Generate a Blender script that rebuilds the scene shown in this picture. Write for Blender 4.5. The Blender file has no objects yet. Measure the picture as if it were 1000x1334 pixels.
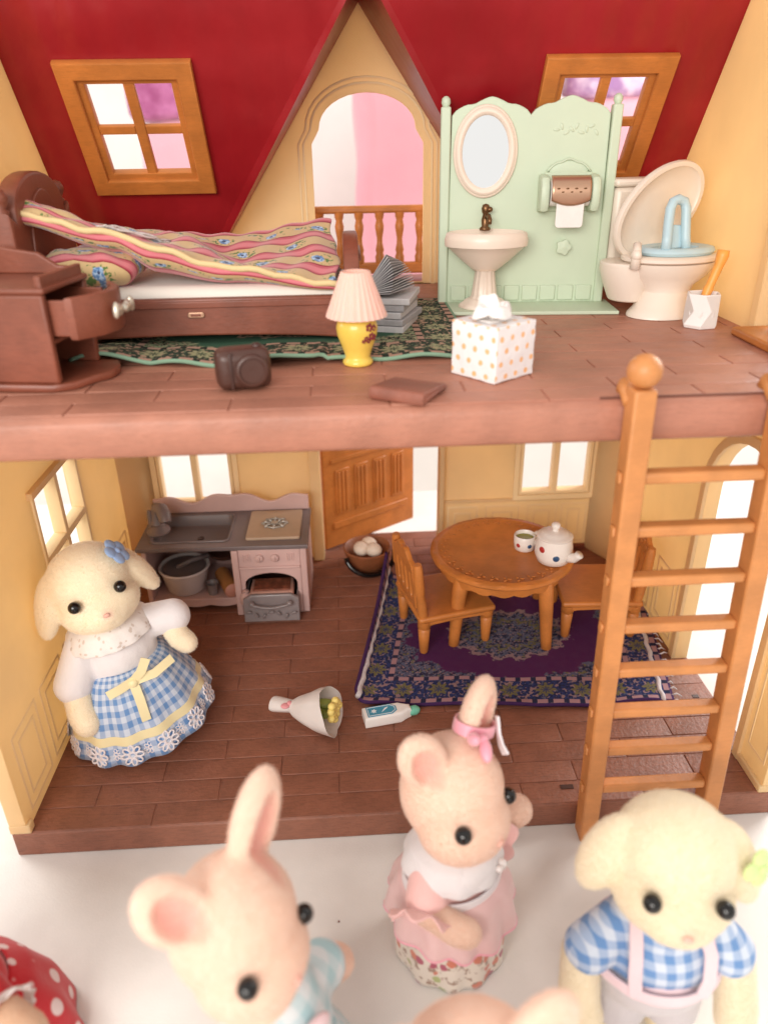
import bpy, bmesh, math, random
from mathutils import Vector, Matrix, Euler
from math import sin, cos, pi, radians as R

SC = bpy.context.scene
COL = SC.collection
random.seed(7)

# ------------------------------------------------------------------ camera
cam_d = bpy.data.cameras.new('camera')
cam = bpy.data.objects.new('camera', cam_d)
COL.objects.link(cam)
SC.camera = cam
_P, _Y, _R = 0.46747, 0.04886, -0.01636      # pitch down, yaw, roll
_B = Matrix(((1, 0, 0), (0, 0, -1), (0, 1, 0)))
_M = Matrix.Rotation(_R, 3, 'Z') @ Matrix.Rotation(_P, 3, 'X') @ _B @ Matrix.Rotation(_Y, 3, 'Z')
_M = Matrix(((1, 0, 0), (0, -1, 0), (0, 0, -1))) @ _M      # to Blender's camera axes
cam.matrix_world = Matrix.Translation((0, -1.748, 2.0)) @ _M.transposed().to_4x4()
cam_d.sensor_fit = 'VERTICAL'
cam_d.sensor_height = 24.0
cam_d.lens = 969.1 / 1334 * 24.0
cam_d.clip_start = 0.02
cam_d.clip_end = 60
cam_d.dof.use_dof = True
cam_d.dof.focus_distance = 2.75
cam_d.dof.aperture_fstop = 0.70
SC.render.resolution_x, SC.render.resolution_y = 767, 1024

# ------------------------------------------------------------------ world and lamps
w = bpy.data.worlds.new('World'); SC.world = w; w.use_nodes = True
w.node_tree.nodes['Background'].inputs[0].default_value = (1.0, 0.955, 0.91, 1)
w.node_tree.nodes['Background'].inputs[1].default_value = 0.90
def area(name, loc, target, size, power, col):
    l = bpy.data.lights.new(name, 'AREA'); l.shape = 'RECTANGLE'; l.size, l.size_y = size
    l.energy = power; l.color = col
    o = bpy.data.objects.new(name, l); COL.objects.link(o)
    o.location = loc
    o.rotation_euler = (Vector(target) - Vector(loc)).to_track_quat('-Z', 'Y').to_euler()
    return o
area('window_light', (-2.0, -5.6, 3.5), (0.1, 0.9, 0.8), (4.2, 2.4), 395, (1.0, 0.95, 0.89))
area('right_back_light', (5.6, 3.6, 3.6), (0.4, 1.8, 0.8), (3.0, 2.6), 420, (1.0, 0.97, 0.94))  # added backlight: glow through the right walls, brighter background; no window there
area('left_back_light', (-5.2, 2.6, 3.2), (-0.6, 1.2, 0.7), (2.6, 2.4), 200, (1.0, 0.97, 0.94))  # added backlight so the left wall glows; stands for no known window
SC.view_settings.view_transform = 'Standard'
SC.view_settings.look = 'None'
SC.view_settings.gamma = 1.0
SC.view_settings.exposure = 0.03
SC.view_settings.use_curve_mapping = False
SC.cycles.max_bounces = 8
SC.cycles.diffuse_bounces = 5
SC.cycles.use_denoising = True

# ------------------------------------------------------------------ helpers: objects
def finish(me, smooth=35):
    if smooth:
        me.shade_smooth()
        if smooth < 180: me.set_sharp_from_angle(angle=R(smooth))
def link(name, me, mat=None, parent=None, bevel=0.0, smooth=35, seg=2):
    if mat is not None and not me.materials: me.materials.append(mat)
    finish(me, smooth)
    o = bpy.data.objects.new(name, me); COL.objects.link(o)
    if parent is not None: o.parent = parent
    if bevel:
        b = o.modifiers.new('bevel', 'BEVEL'); b.width = bevel; b.segments = seg
        b.limit_method = 'ANGLE'; b.angle_limit = R(40)
    return o
def ob(name, bm, mat=None, parent=None, bevel=0.0, smooth=35, seg=2):
    me = bpy.data.meshes.new(name)
    bmesh.ops.recalc_face_normals(bm, faces=bm.faces[:])
    bm.to_mesh(me); bm.free()
    return link(name, me, mat, parent, bevel, smooth, seg)
def thing(name, label, cat, loc=(0, 0, 0), rz=0, group=None):
    o = bpy.data.objects.new(name, None); COL.objects.link(o)
    o.empty_display_size = 0.05
    o.location = loc; o.rotation_euler = (0, 0, rz)
    return tag(o, label, cat, group)
def tag(o, label, cat, group=None):
    o['label'] = label; o['category'] = cat
    if group: o['group'] = group
    return o
def struct(o, label=None):
    o['kind'] = 'structure'
    if label: o['label'] = label
    return o
def BM(): return bmesh.new()
I4 = Matrix.Identity(4)
def T(x, y, z): return Matrix.Translation((x, y, z))
def RX(a): return Matrix.Rotation(a, 4, 'X')
def RY(a): return Matrix.Rotation(a, 4, 'Y')
def RZ(a): return Matrix.Rotation(a, 4, 'Z')
def box(bm, x0, x1, y0, y1, z0, z1, m=I4):
    vs = [bm.verts.new(m @ Vector(p)) for p in
          ((x0,y0,z0),(x1,y0,z0),(x1,y1,z0),(x0,y1,z0),(x0,y0,z1),(x1,y0,z1),(x1,y1,z1),(x0,y1,z1))]
    for f in ((0,3,2,1),(4,5,6,7),(0,1,5,4),(1,2,6,5),(2,3,7,6),(3,0,4,7)): bm.faces.new([vs[i] for i in f])
    return bm
def B(name, x0, x1, y0, y1, z0, z1, mat, parent, bevel=0.006, m=I4):
    return ob(name, box(BM(), x0, x1, y0, y1, z0, z1, m), mat, parent, bevel)
def rings(bm, rows, closed=True, cap=(True, True)):
    """rows: list of lists of points, joined to a skin"""
    vr = [[bm.verts.new(p) for p in r] for r in rows]
    n = len(vr[0])
    for a, b in zip(vr, vr[1:]):
        for i in range(n if closed else n - 1):
            j = (i + 1) % n
            bm.faces.new((a[i], a[j], b[j], b[i]))
    if closed and cap[0]: bm.faces.new(vr[0][::-1])
    if closed and cap[1]: bm.faces.new(vr[-1])
    return vr
def lathe(bm, prof, seg=24, m=I4, sx=1, sy=1, wob=None):
    """prof: (radius, z) bottom to top"""
    rows = []
    for r, z in prof:
        row = []
        for i in range(seg):
            a = 2*pi*i/seg
            k = 1 if wob is None else wob(a, r, z)
            row.append(m @ Vector((r*k*cos(a)*sx, r*k*sin(a)*sy, z)))
        rows.append(row)
    rings(bm, rows, True, (prof[0][0] > 1e-6, prof[-1][0] > 1e-6))
    return bm
def tube(bm, pts, rad, seg=10, flat=1.0):
    pts = [Vector(p) for p in pts]; n = len(pts)
    rad = [rad]*n if not isinstance(rad, (list, tuple)) else rad
    up = Vector((0, 0, 1)); rows = []
    t0 = (pts[1]-pts[0]).normalized()
    if abs(t0.dot(up)) > .95: up = Vector((0, 1, 0))
    nrm = (up - t0*up.dot(t0)).normalized()
    for i, p in enumerate(pts):
        t = (pts[min(i+1, n-1)] - pts[max(i-1, 0)]).normalized()
        nrm = (nrm - t*nrm.dot(t)).normalized(); bn = t.cross(nrm)
        rows.append([p + (nrm*cos(2*pi*k/seg)*flat + bn*sin(2*pi*k/seg))*rad[i] for k in range(seg)])
    rings(bm, rows)
    return bm
_US = {}
def unit_sphere(seg, ringn):
    if (seg, ringn) not in _US:
        vs = [Vector((0, 0, -1))]; fs = []
        for j in range(1, ringn):
            b = -pi/2 + pi*j/ringn
            vs += [Vector((cos(b)*cos(2*pi*i/seg), cos(b)*sin(2*pi*i/seg), sin(b))) for i in range(seg)]
        vs.append(Vector((0, 0, 1))); top = len(vs)-1
        for i in range(seg):
            k = (i+1) % seg
            fs.append((0, 1+k, 1+i)); fs.append((top, top-seg+i, top-seg+k))
            for j in range(ringn-2): fs.append((1+j*seg+i, 1+j*seg+k, 1+(j+1)*seg+k, 1+(j+1)*seg+i))
        _US[(seg, ringn)] = (vs, fs)
    return _US[(seg, ringn)]
def sph(bm, m, seg=20, ringn=12):
    vs, fs = unit_sphere(seg, ringn)
    bv = [bm.verts.new(m @ v) for v in vs]
    for f in fs: bm.faces.new([bv[i] for i in f])
    return bm
def ell(bm, c, r, m=I4, seg=20, ringn=12):
    r = (r, r, r) if not isinstance(r, (tuple, list)) else r
    return sph(bm, T(*c) @ m @ Matrix.Diagonal((r[0], r[1], r[2], 1)), seg, ringn)
TS = bpy.data.scenes.new('workbench')          # scratch scene for evaluating modifiers; removed at the end
def evaluate(o):
    TS.collection.objects.link(o)
    vl = TS.view_layers[0]; vl.update()
    return bpy.data.meshes.new_from_object(o.evaluated_get(vl.depsgraph))
def plate_mesh(outer, holes, t, bev=0.0, m=I4, res=1):
    """flat plate with holes, outline in local XY, thickness t centred on local Z"""
    cu = bpy.data.curves.new('tmp', 'CURVE'); cu.dimensions = '2D'; cu.fill_mode = 'BOTH'
    cu.extrude = max(t/2 - bev, 0.0001); cu.bevel_depth = bev; cu.bevel_resolution = res; cu.offset = -bev
    for pts in [outer] + list(holes):
        s = cu.splines.new('POLY'); s.points.add(len(pts)-1); s.use_cyclic_u = True
        for q, p in zip(s.points, pts): q.co = (p[0], p[1], 0, 1)
    o = bpy.data.objects.new('tmp', cu)
    me = evaluate(o)
    bpy.data.objects.remove(o); bpy.data.curves.remove(cu)
    me.transform(m); me.materials.clear()
    return me
def plate(name, outer, holes, t, mat, parent, m=I4, bev=0.004, smooth=35):
    return link(name, plate_mesh(outer, holes, t, bev, m), mat, parent, 0, smooth)
def rect(x0, x1, y0, y1): return [(x0,y0),(x1,y0),(x1,y1),(x0,y1)]
def rrect(x0, x1, y0, y1, r, n=5):
    out = []
    for cx, cy, a0 in ((x1-r,y0+r,-90),(x1-r,y1-r,0),(x0+r,y1-r,90),(x0+r,y0+r,180)):
        out += [(cx+r*cos(R(a0+90*i/n)), cy+r*sin(R(a0+90*i/n))) for i in range(n+1)]
    return out
XZ = lambda y: Matrix(((1,0,0,0),(0,0,-1,y),(0,1,0,0),(0,0,0,1)))      # plate (x,z), stands across the depth axis at y
YZ = lambda x: Matrix(((0,0,1,x),(1,0,0,0),(0,1,0,0),(0,0,0,1)))       # plate (y,z), stands at x
XYp = lambda z: T(0,0,z)
def arch(c, w, z0, zs, zt, n=14):
    """outline of an arched opening: centre c, width w, foot z0, spring zs, top zt"""
    return [(c-w/2, z0), (c+w/2, z0)] + [(c + w/2*cos(pi*i/n), zs + (zt-zs)*sin(pi*i/n)) for i in range(n+1)]
def copy_part(o, parent, m=None):
    c = o.copy(); COL.objects.link(c); c.parent = parent
    if m is not None: c.matrix_local = m
    return c
def uvmap(me, fn):
    """fn(co, normal) -> (u, v) per corner"""
    uv = me.uv_layers.new(name='UVMap') if not me.uv_layers else me.uv_layers[0]
    for p in me.polygons:
        for li in p.loop_indices:
            uv.data[li].uv = fn(me.vertices[me.loops[li].vertex_index].co, p.normal)
def blob(name, prims, mat, parent, voxel=0.008, smooth=6, edit=None, factor=.5):
    """one continuous skin round a set of ellipsoids and tapered capsules"""
    vs, fs = [], []
    def add(m, seg, rn):
        k = len(vs); uv_, uf_ = unit_sphere(seg, rn)
        vs.extend(m @ v for v in uv_); fs.extend(tuple(i+k for i in f) for f in uf_)
    for p in prims:
        if p[0] == 'e': add(T(*p[1]) @ (p[3] if len(p) > 3 else I4) @ Matrix.Diagonal((*p[2], 1)), 20, 14)
        else:
            a, b, ra, rb = Vector(p[1]), Vector(p[2]), p[3], p[4]
            n = max(3, int((b-a).length/(min(ra, rb)*.35)))
            for i in range(n+1):
                t = i/n; rr = ra+(rb-ra)*t; add(T(*a.lerp(b, t)) @ Matrix.Diagonal((rr, rr, rr, 1)), 14, 9)
    me = bpy.data.meshes.new('tmp'); me.from_pydata(vs, [], fs)
    o = bpy.data.objects.new('tmp', me)
    r = o.modifiers.new('r', 'REMESH'); r.mode = 'VOXEL'; r.voxel_size = voxel
    if smooth:
        s = o.modifiers.new('s', 'SMOOTH'); s.factor = factor; s.iterations = smooth
    out = evaluate(o); out.name = name
    bpy.data.objects.remove(o); bpy.data.meshes.remove(me)
    if edit: edit(out)
    return link(name, out, mat, parent, 0, 180)

# ------------------------------------------------------------------ helpers: materials
class G:
    def __init__(s, name):
        s.m = bpy.data.materials.new(name); s.m.use_nodes = True; s.nt = s.m.node_tree
        s.b = s.nt.nodes['Principled BSDF']; s.out = s.nt.nodes['Material Output']
    def n(s, t, **kw):
        x = s.nt.nodes.new(t)
        for k, v in kw.items(): setattr(x, k, v)
        return x
    def put(s, sock, v):
        if hasattr(v, 'is_output'): s.nt.links.new(v, sock)
        elif isinstance(v, (tuple, list)) and len(v) == 3 and len(sock.default_value) == 4: sock.default_value = (*v, 1)
        else: sock.default_value = v
    def f(s, op, a, b=0.0, c=0.0):
        x = s.n('ShaderNodeMath', operation=op)
        for i, v in enumerate((a, b, c)): s.put(x.inputs[i], v)
        return x.outputs[0]
    def mix(s, fac, a, b):
        x = s.n('ShaderNodeMix', data_type='RGBA')
        s.put(x.inputs[0], fac); s.put(x.inputs[6], a); s.put(x.inputs[7], b)
        return x.outputs[2]
    world = False
    def co(s, k='Object'):
        if s.world and k == 'Object': return s.n('ShaderNodeNewGeometry').outputs['Position']
        return s.n('ShaderNodeTexCoord').outputs[k]
    def sep(s, v):
        x = s.n('ShaderNodeSeparateXYZ'); s.nt.links.new(v, x.inputs[0]); return x.outputs
    def comb(s, a, b, c=0.0):
        x = s.n('ShaderNodeCombineXYZ')
        for i, v in enumerate((a, b, c)): s.put(x.inputs[i], v)
        return x.outputs[0]
    def scalev(s, v, k):
        x = s.n('ShaderNodeMapping'); s.nt.links.new(v, x.inputs[0]); x.inputs[3].default_value = k; return x.outputs[0]
    def noise(s, scale, det=4.0, vec=None, rough=.55, dist=0.0):
        x = s.n('ShaderNodeTexNoise'); x.inputs['Scale'].default_value = scale; x.inputs['Detail'].default_value = det
        x.inputs['Roughness'].default_value = rough; x.inputs['Distortion'].default_value = dist
        s.nt.links.new(vec if vec is not None else s.co(), x.inputs['Vector']); return x.outputs[0]
    def vor(s, scale, vec=None, out='Distance', feat='F1', rnd=1.0):
        x = s.n('ShaderNodeTexVoronoi', feature=feat); x.inputs['Scale'].default_value = scale
        x.inputs['Randomness'].default_value = rnd
        s.nt.links.new(vec if vec is not None else s.co(), x.inputs['Vector']); return x.outputs[out]
    def step(s, v, lo, hi):
        x = s.n('ShaderNodeMapRange', interpolation_type='SMOOTHSTEP'); s.put(x.inputs[0], v)
        x.inputs[1].default_value = lo; x.inputs[2].default_value = hi; return x.outputs[0]
    def band(s, v, a, b, e=.004):
        return s.f('MULTIPLY', s.step(v, a-e, a+e), s.f('SUBTRACT', 1.0, s.step(v, b-e, b+e)))
    def bump(s, h, strength=.2, dist=.01):
        x = s.n('ShaderNodeBump'); x.inputs['Strength'].default_value = strength; x.inputs['Distance'].default_value = dist
        s.nt.links.new(h, x.inputs['Height']); s.nt.links.new(x.outputs[0], s.b.inputs['Normal']); return x
    def set(s, **kw):
        for k, v in kw.items(): s.put(s.b.inputs[k.replace('_', ' ')], v)
        return s
def plastic(name, c, rough=.42, var=.12, bumps=.12, scale=9, sss=0.0, spec=.5, grain=0.0, trans=0.0, world=False):
    g = G(name); g.world = world
    n = g.noise(scale, 5)
    lo = tuple(max(0, x*(1-var)) for x in c); hi = tuple(min(1, x*(1+var)) for x in c)
    col = g.mix(g.step(n, .3, .7), lo, hi)
    if grain:
        gr = g.noise(26, 5, g.scalev(g.co(), (1, 7, 7)), .6, .6)
        col = g.mix(g.f('MULTIPLY', g.step(gr, .42, .72), grain), col, tuple(x*.45 for x in c))
    g.set(Base_Color=col, Specular_IOR_Level=spec)
    g.put(g.b.inputs['Roughness'], g.f('ADD', rough-.06, g.f('MULTIPLY', g.noise(14, 4), .14)))
    if sss > .2:
        g.b.inputs['Subsurface Weight'].default_value = sss
        g.b.inputs['Subsurface Radius'].default_value = (.05, .03, .015)
        g.b.inputs['Subsurface Scale'].default_value = 1.0
    if bumps: g.bump(g.noise(60, 4), bumps, .006)
    if trans:
        tr = g.n('ShaderNodeBsdfTranslucent'); g.put(tr.inputs[0], col)
        mx = g.n('ShaderNodeMixShader'); mx.inputs[0].default_value = trans
        g.nt.links.new(g.b.outputs[0], mx.inputs[1]); g.nt.links.new(tr.outputs[0], mx.inputs[2])
        g.nt.links.new(mx.outputs[0], g.out.inputs[0])
    return g.m
def cloth(name, colf, rough=.9, weave=900, sheen=.3):
    g = G(name)
    col = colf(g)
    n = g.noise(30, 4)
    col = g.mix(g.f('MULTIPLY', n, .25), col, g.mix(.35, col, (0.25, 0.22, 0.2)))
    g.set(Base_Color=col, Roughness=rough, Sheen_Weight=sheen, Specular_IOR_Level=.2)
    g.bump(g.noise(weave*.12, 3), .35, .004)
    return g.m
def flock(name, c):
    """short flocked fur; attribute 'tint' (0..1) turns it pink inside the ears and on the nose"""
    g = G(name)
    at = g.n('ShaderNodeAttribute'); at.attribute_name = 'tint'
    n = g.noise(7, 3); fine = g.noise(160, 3)
    col = g.mix(g.step(n, .3, .7), tuple(x*.95 for x in c), tuple(min(1, x*1.03) for x in c))
    col = g.mix(g.f('MULTIPLY', fine, .06), col, tuple(x*.6 for x in c))
    col = g.mix(at.outputs['Fac'], col, (0.86, 0.40, 0.36))
    g.set(Base_Color=col, Roughness=.95, Specular_IOR_Level=.1, Sheen_Weight=.55, Sheen_Roughness=.45)
    g.bump(g.f('ADD', fine, g.f('MULTIPLY', g.noise(420, 2), .6)), .45, .004)
    return g.m
def fibre(name, c):
    g = G(name); at = g.n('ShaderNodeAttribute'); at.attribute_name = 'tint'
    g.set(Base_Color=g.mix(at.outputs['Fac'], c, (0.86, 0.45, 0.42)), Roughness=.9, Specular_IOR_Level=.05, Sheen_Weight=.3)
    tr = g.n('ShaderNodeBsdfTranslucent'); g.put(tr.inputs[0], c)
    mx = g.n('ShaderNodeMixShader'); mx.inputs[0].default_value = .45
    g.nt.links.new(g.b.outputs[0], mx.inputs[1]); g.nt.links.new(tr.outputs[0], mx.inputs[2]); g.nt.links.new(mx.outputs[0], g.out.inputs[0])
    return g.m
M = {}
g = G('roof_red_plastic'); x_, y_, z_ = g.sep(g.co())
g.set(Base_Color=g.mix(g.step(g.noise(3, 4), .3, .7), (0.27, 0.006, 0.011), (0.34, 0.011, 0.017)), Roughness=.38)
wv_ = g.f('ADD', g.f('MULTIPLY', g.f('SINE', g.f('MULTIPLY', x_, 52.0)), .5), g.f('MULTIPLY', g.f('SINE', g.f('MULTIPLY', z_, 38.0)), .25))
g.bump(g.f('ADD', wv_, g.f('MULTIPLY', g.noise(5, 2), 1.2)), .30, .016); M['red'] = g.m
M['cream'] = plastic('cream_wall_plastic', (0.915, 0.715, 0.415), .46, .05, .08, 3, trans=.45)
M['creams'] = plastic('cream_trim_plastic', (0.90, 0.68, 0.38), .46, .04, .08, 3)
M['oak'] = plastic('orange_wood_plastic', (0.52, 0.178, 0.038), .42, .14, .12, 8, grain=.22)
M['oak2'] = plastic('ladder_plastic', (0.56, 0.225, 0.07), .45, .12, .14, 10, grain=.12)
M['brown'] = plastic('brown_furniture_plastic', (0.225, 0.064, 0.035), .40, .16, .12, 7, grain=.3)
M['choc'] = plastic('dark_chocolate_plastic', (0.055, 0.022, 0.016), .42, .1, .12)
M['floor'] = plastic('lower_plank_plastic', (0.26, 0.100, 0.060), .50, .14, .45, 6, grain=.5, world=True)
M['ufloor'] = plastic('upper_plank_plastic', (0.41, 0.172, 0.113), .48, .12, .35, 6, grain=.22, world=True)  # lighter copy of the lower brown, with top light and sheen in the colour
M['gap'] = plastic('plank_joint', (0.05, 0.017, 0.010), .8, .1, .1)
M['ugap'] = plastic('upper_plank_joint', (0.16, 0.060, 0.040), .8, .1, .1)
M['mint'] = plastic('mint_plastic', (0.545, 0.63, 0.475), .45, .03, .04, 4, sss=.08)
M['porc'] = plastic('cream_porcelain_plastic', (0.80, 0.675, 0.565), .32, .03, .03, 4, sss=.1)
M['white'] = plastic('white_plastic', (0.82, 0.79, 0.76), .4, .03, .05, 5)
M['bronze'] = G('antique_bronze').set(Base_Color=(0.20, 0.105, 0.05), Metallic=.85, Roughness=.36).m
M['copper'] = G('copper_plate').set(Base_Color=(0.54, 0.33, 0.22), Metallic=.8, Roughness=.30).m
M['black'] = G('glossy_black').set(Base_Color=(0.006, 0.005, 0.005), Roughness=.12).m
M['bglass'] = G('mirror_silver').set(Base_Color=(0.95, 0.98, 1.0), Metallic=1.0, Roughness=.06).m
M['mauve'] = plastic('mauve_plastic', (0.57, 0.38, 0.35), .46, .06, .08, 6)
M['grey'] = plastic('dark_grey_plastic', (0.165, 0.130, 0.128), .38, .08, .1, 6)
M['steel'] = plastic('warm_grey_metal_plastic', (0.22, 0.185, 0.185), .34, .08, .1, 6)

def fuzz(o, mat, count, length, seed=1):
    """short standing fibres of the flocking"""
    m = o.modifiers.new('fuzz', 'PARTICLE_SYSTEM'); ps = m.particle_system; p = ps.settings
    p.type = 'HAIR'; p.count = count; p.hair_length = length; p.hair_step = 2; p.render_step = 2
    p.emit_from = 'FACE'; p.use_advanced_hair = True; p.brownian_factor = length*.35; p.use_emit_random = True
    p.root_radius = .55; p.tip_radius = .2; p.radius_scale = .0011; ps.seed = seed
    o.data.materials.append(mat); p.material = 2
# ================================================================== setting
U = 1.405            # top of the upper floor
TZ = -0.105          # table top
g = G('white_table'); n = g.noise(5, 5)
g.set(Base_Color=g.mix(g.step(n, .3, .75), (0.73, 0.695, 0.655), (0.79, 0.755, 0.715)), Roughness=.42)
g.bump(g.f('ADD', g.noise(150, 4), g.f('MULTIPLY', g.noise(9, 4), 1.5)), .10, .006); M['table'] = g.m
tb = ob('table_top', box(BM(), -4, 4.5, -4.5, 2.72, TZ-.14, TZ), M['table'], None, .02)
struct(tb)
M['wallw'] = plastic('white_room_wall', (0.80, 0.765, 0.73), .8, .03, .1, 2)
struct(ob('room_floor', box(BM(), -9, 9, 2.0, 7.1, -1.6, -1.5), M['wallw'], None))
struct(ob('room_wall', box(BM(), -9, 9, 7.0, 7.2, -1.5, 7), M['wallw'], None))
struct(ob('room_bench', box(BM(), -6, 7, 4.7, 7.0, -1.5, .62), M['wallw'], None, .03))
def crumb(p):
    bm = BM(); ell(bm, p, (.004, .0028, .002), RZ(p[0]*9), 6, 4)
    return ob('crumb', bm, M['brown'], None, 0, 180)
for p_, l_ in (((-.085, -.30, TZ+.002), 'tiny brown crumb on the white table between the rabbits'), ((-.16, -.42, TZ+.002), 'tiny brown crumb on the table right of the large rabbit ear')):
    tag(crumb(p_), l_, 'crumb', 'crumbs on the table')

# pink cushions with purple plush pillows behind the house
M['pink'] = cloth('pink_quilt', lambda g: g.mix(g.noise(1.4, 3), (0.74, 0.32, 0.39), (0.82, 0.45, 0.51)), sheen=.4)
M['purple'] = cloth('purple_plush', lambda g: g.mix(g.step(g.noise(5, 4), .35, .7), (0.30, 0.055, 0.17), (0.50, 0.16, 0.34)), sheen=.6)
M['lilac'] = cloth('lilac_plush', lambda g: g.mix(g.step(g.noise(6, 5), .4, .65), (0.42, 0.22, 0.46), (0.80, 0.62, 0.78)), sheen=.6)
def cushion(name, x0, x1, y0, y1, z0, z1, mat, label, cat, rr=.12):
    bm = BM(); rows = []
    n, k = 40, 14
    for j in range(k+1):
        t = j/k; zz = z0+(z1-z0)*t
        ins = 0 if .12 < t < .88 else rr*(1-math.sqrt(max(0, 1-((.12-t)/.12 if t <= .12 else (t-.88)/.12)**2)))
        pts = rrect(x0+ins, x1-ins, y0+ins, y1-ins, rr*1.4, n//4-1)
        rows.append([Vector((p[0]+.015*sin(zz*7+p[1]*5), p[1]+.02*sin(p[0]*6+zz*4), zz+.02*sin(p[0]*5))) for p in pts])
    rings(bm, rows)
    o = ob(name, bm, mat, None, 0, 180); return tag(o, label, cat, None)
cushion('pink_cushion', -1.62, -.95, 5.0, 5.6, .62, 2.16, M['pink'], 'tall pink cushion seen through the left roof window', 'cushion')
cushion('plush_pillow', -1.66, -.98, 5.02, 5.5, 2.14, 2.62, M['purple'], 'dark purple plush pillow behind the upper right pane of the left roof window', 'pillow')
cushion('pink_cushion', .15, 1.82, 5.0, 5.6, .62, 2.6, M['pink'], 'wide pink cushion seen through the arched dormer opening', 'cushion')
cushion('pink_cushion', 1.93, 3.3, 5.0, 5.6, .62, 2.28, M['pink'], 'pink cushion seen through the right roof window', 'cushion')
cushion('plush_pillow', 1.92, 3.2, 5.05, 5.55, 2.26, 2.7, M['lilac'], 'lilac plush pillow behind the upper panes of the right roof window', 'pillow')

# ================================================================== the doll house
H = thing('doll_house', 'open two-storey toy cottage with cream walls, brown plank floors and red roof', 'doll house')
XL, XR, YB = -1.085, 1.345, 1.70        # inner faces of the side walls and the back wall
def planks(parent, x0, x1, y0, y1, zt, row, ln, off, mat, gx, gy, th=.012, ch=.004):
    cache = {}
    j = 0; y = y0
    while y < y1 - .02:
        ye = min(y+row, y1)
        e = off[j % 2]; xs = [x0]
        k = math.ceil((x0 + .05 - e)/ln)
        while e + k*ln < x1 - .05: xs.append(e + k*ln); k += 1
        xs.append(x1)
        for a, b in zip(xs, xs[1:]):
            key = (round(b-a, 3), round(ye-y, 3))
            if key not in cache:
                L, Wd = key[0]/2 - gx/2, key[1]/2 - gy/2
                bm = BM()
                rings(bm, [[Vector((sx*(L-i), sy*(Wd-i), z)) for sx, sy in ((-1,-1),(1,-1),(1,1),(-1,1))]
                           for i, z in ((0, -th), (0, -ch), (ch*.7, -ch*.15), (ch*1.6, 0))])
                cache[key] = bm
                me = bpy.data.meshes.new('plank'); bmesh.ops.recalc_face_normals(bm, faces=bm.faces[:]); bm.to_mesh(me); bm.free()
                me.materials.append(mat); finish(me, 50); cache[key] = me
            o = bpy.data.objects.new('plank', cache[key]); COL.objects.link(o); o.parent = parent
            o.location = ((a+b)/2, (y+ye)/2, zt + random.uniform(-.0012, .0))
            o.rotation_euler = (random.uniform(-.004, .004), random.uniform(-.0015, .0015), 0)
        y = ye; j += 1
# lower floor
lf = ob('lower_floor', box(BM(), -1.14, 1.405, 0, 1.96, TZ+.001, -.0036), M['floor'], H, .006)
planks(lf, -1.134, 1.400, .003, 1.955, 0, .0935, .4115, (-.693, -.900), M['floor'], .0036, .0026, .0030, .0022)
sl = M['black']
for x, y, a in ((.70, .068, 0), (1.332, .485, 1), (1.337, .203, 1)):
    B('peg_slot', x-(.022 if not a else .012), x+(.022 if not a else .012), y-.009, y+.009, -.003, .0016, M['choc'], lf, 0)
# upper floor
bm = BM(); rows = []
for i, (y, z) in enumerate(((.0, 1.31), (.012, 1.288), (1.73, 1.288), (1.73, 1.4005), (.016, 1.4005), (.004, 1.395), (-.004, 1.378))):
    rows.append([Vector((x, y, z)) for x in (-1.14, 1.40)])
rows.append(rows[0])
vs = [[bm.verts.new(p) for p in r] for r in rows[:-1]]
for a, b in zip(vs, vs[1:]+vs[:1]): bm.faces.new((a[0], a[1], b[1], b[0]))
bm.faces.new([v[0] for v in vs]); bm.faces.new([v[1] for v in vs][::-1])
uf = ob('upper_floor', bm, M['ufloor'], H, .010, 35, 3)
planks(uf, -1.136, 1.396, .020, 1.71, U, .0905, .4000, (.907, .707), M['ufloor'], .0055, .0009, .004, .0014)
B('hatch_joint', .635, 1.30, .018, .0235, U-.004, U+.0012, M['ugap'], uf, 0)

# walls ------------------------------------------------------------
def moulding(parent, pts, m, mat, wd=.009, hgt=.004):
    """raised outline (closed) on a wall: ring between outline and its inset"""
    cx = sum(p[0] for p in pts)/len(pts); cy = sum(p[1] for p in pts)/len(pts)
    def ins(p, d):
        return (p[0] + (d if p[0] < cx else -d), p[1] + (d if p[1] < cy else -d))
    return link('panel_moulding', plate_mesh(pts, [[ins(p, wd) for p in pts]], hgt, .0015, m), mat, parent)
def window_bars(parent, x0, x1, z0, z1, m, mat, t=.05, fw=.025, mull=(1, 1), name='window'):
    hs = []
    nx, nz = mull; bw = .03
    cw = (x1-x0-2*fw-nx*bw)/(nx+1); chh = (z1-z0-2*fw-nz*bw)/(nz+1)
    for i in range(nx+1):
        for j in range(nz+1):
            a = x0+fw+i*(cw+bw); b = z0+fw+j*(chh+bw)
            hs.append(rect(a, a+cw, b, b+chh))
    return plate(name, rect(x0, x1, z0, z1), hs, t, mat, parent, m, .005)
# left wall, pierced by a four-pane window
lw = plate('left_wall', rect(0.0, YB+.05, 0, 1.287), [rect(.585, 1.04, .40, .93)], .055, M['cream'], H, YZ(XL-.0275), .004)
window_bars(lw, .585, 1.04, .40, .93, YZ(XL-.0175), M['creams'], .05, .02)
plate('window_hood', rect(.56, 1.065, .925, .95), [], .03, M['cream'], lw, YZ(XL+.006), .003)
for a, b in ((.06, .26), (.30, .50), (.54, .74), (.78, .98), (1.02, 1.22), (1.26, 1.46)):
    moulding(lw, rect(a, b, .035, .34), YZ(XL), M['creams'])
    moulding(lw, rect(a+.035, b-.035, .075, .30), YZ(XL), M['creams'])
B('foot', XL-.055, XL+.012, -.004, .03, 0.0, .035, M['cream'], lw, .004)
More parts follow.
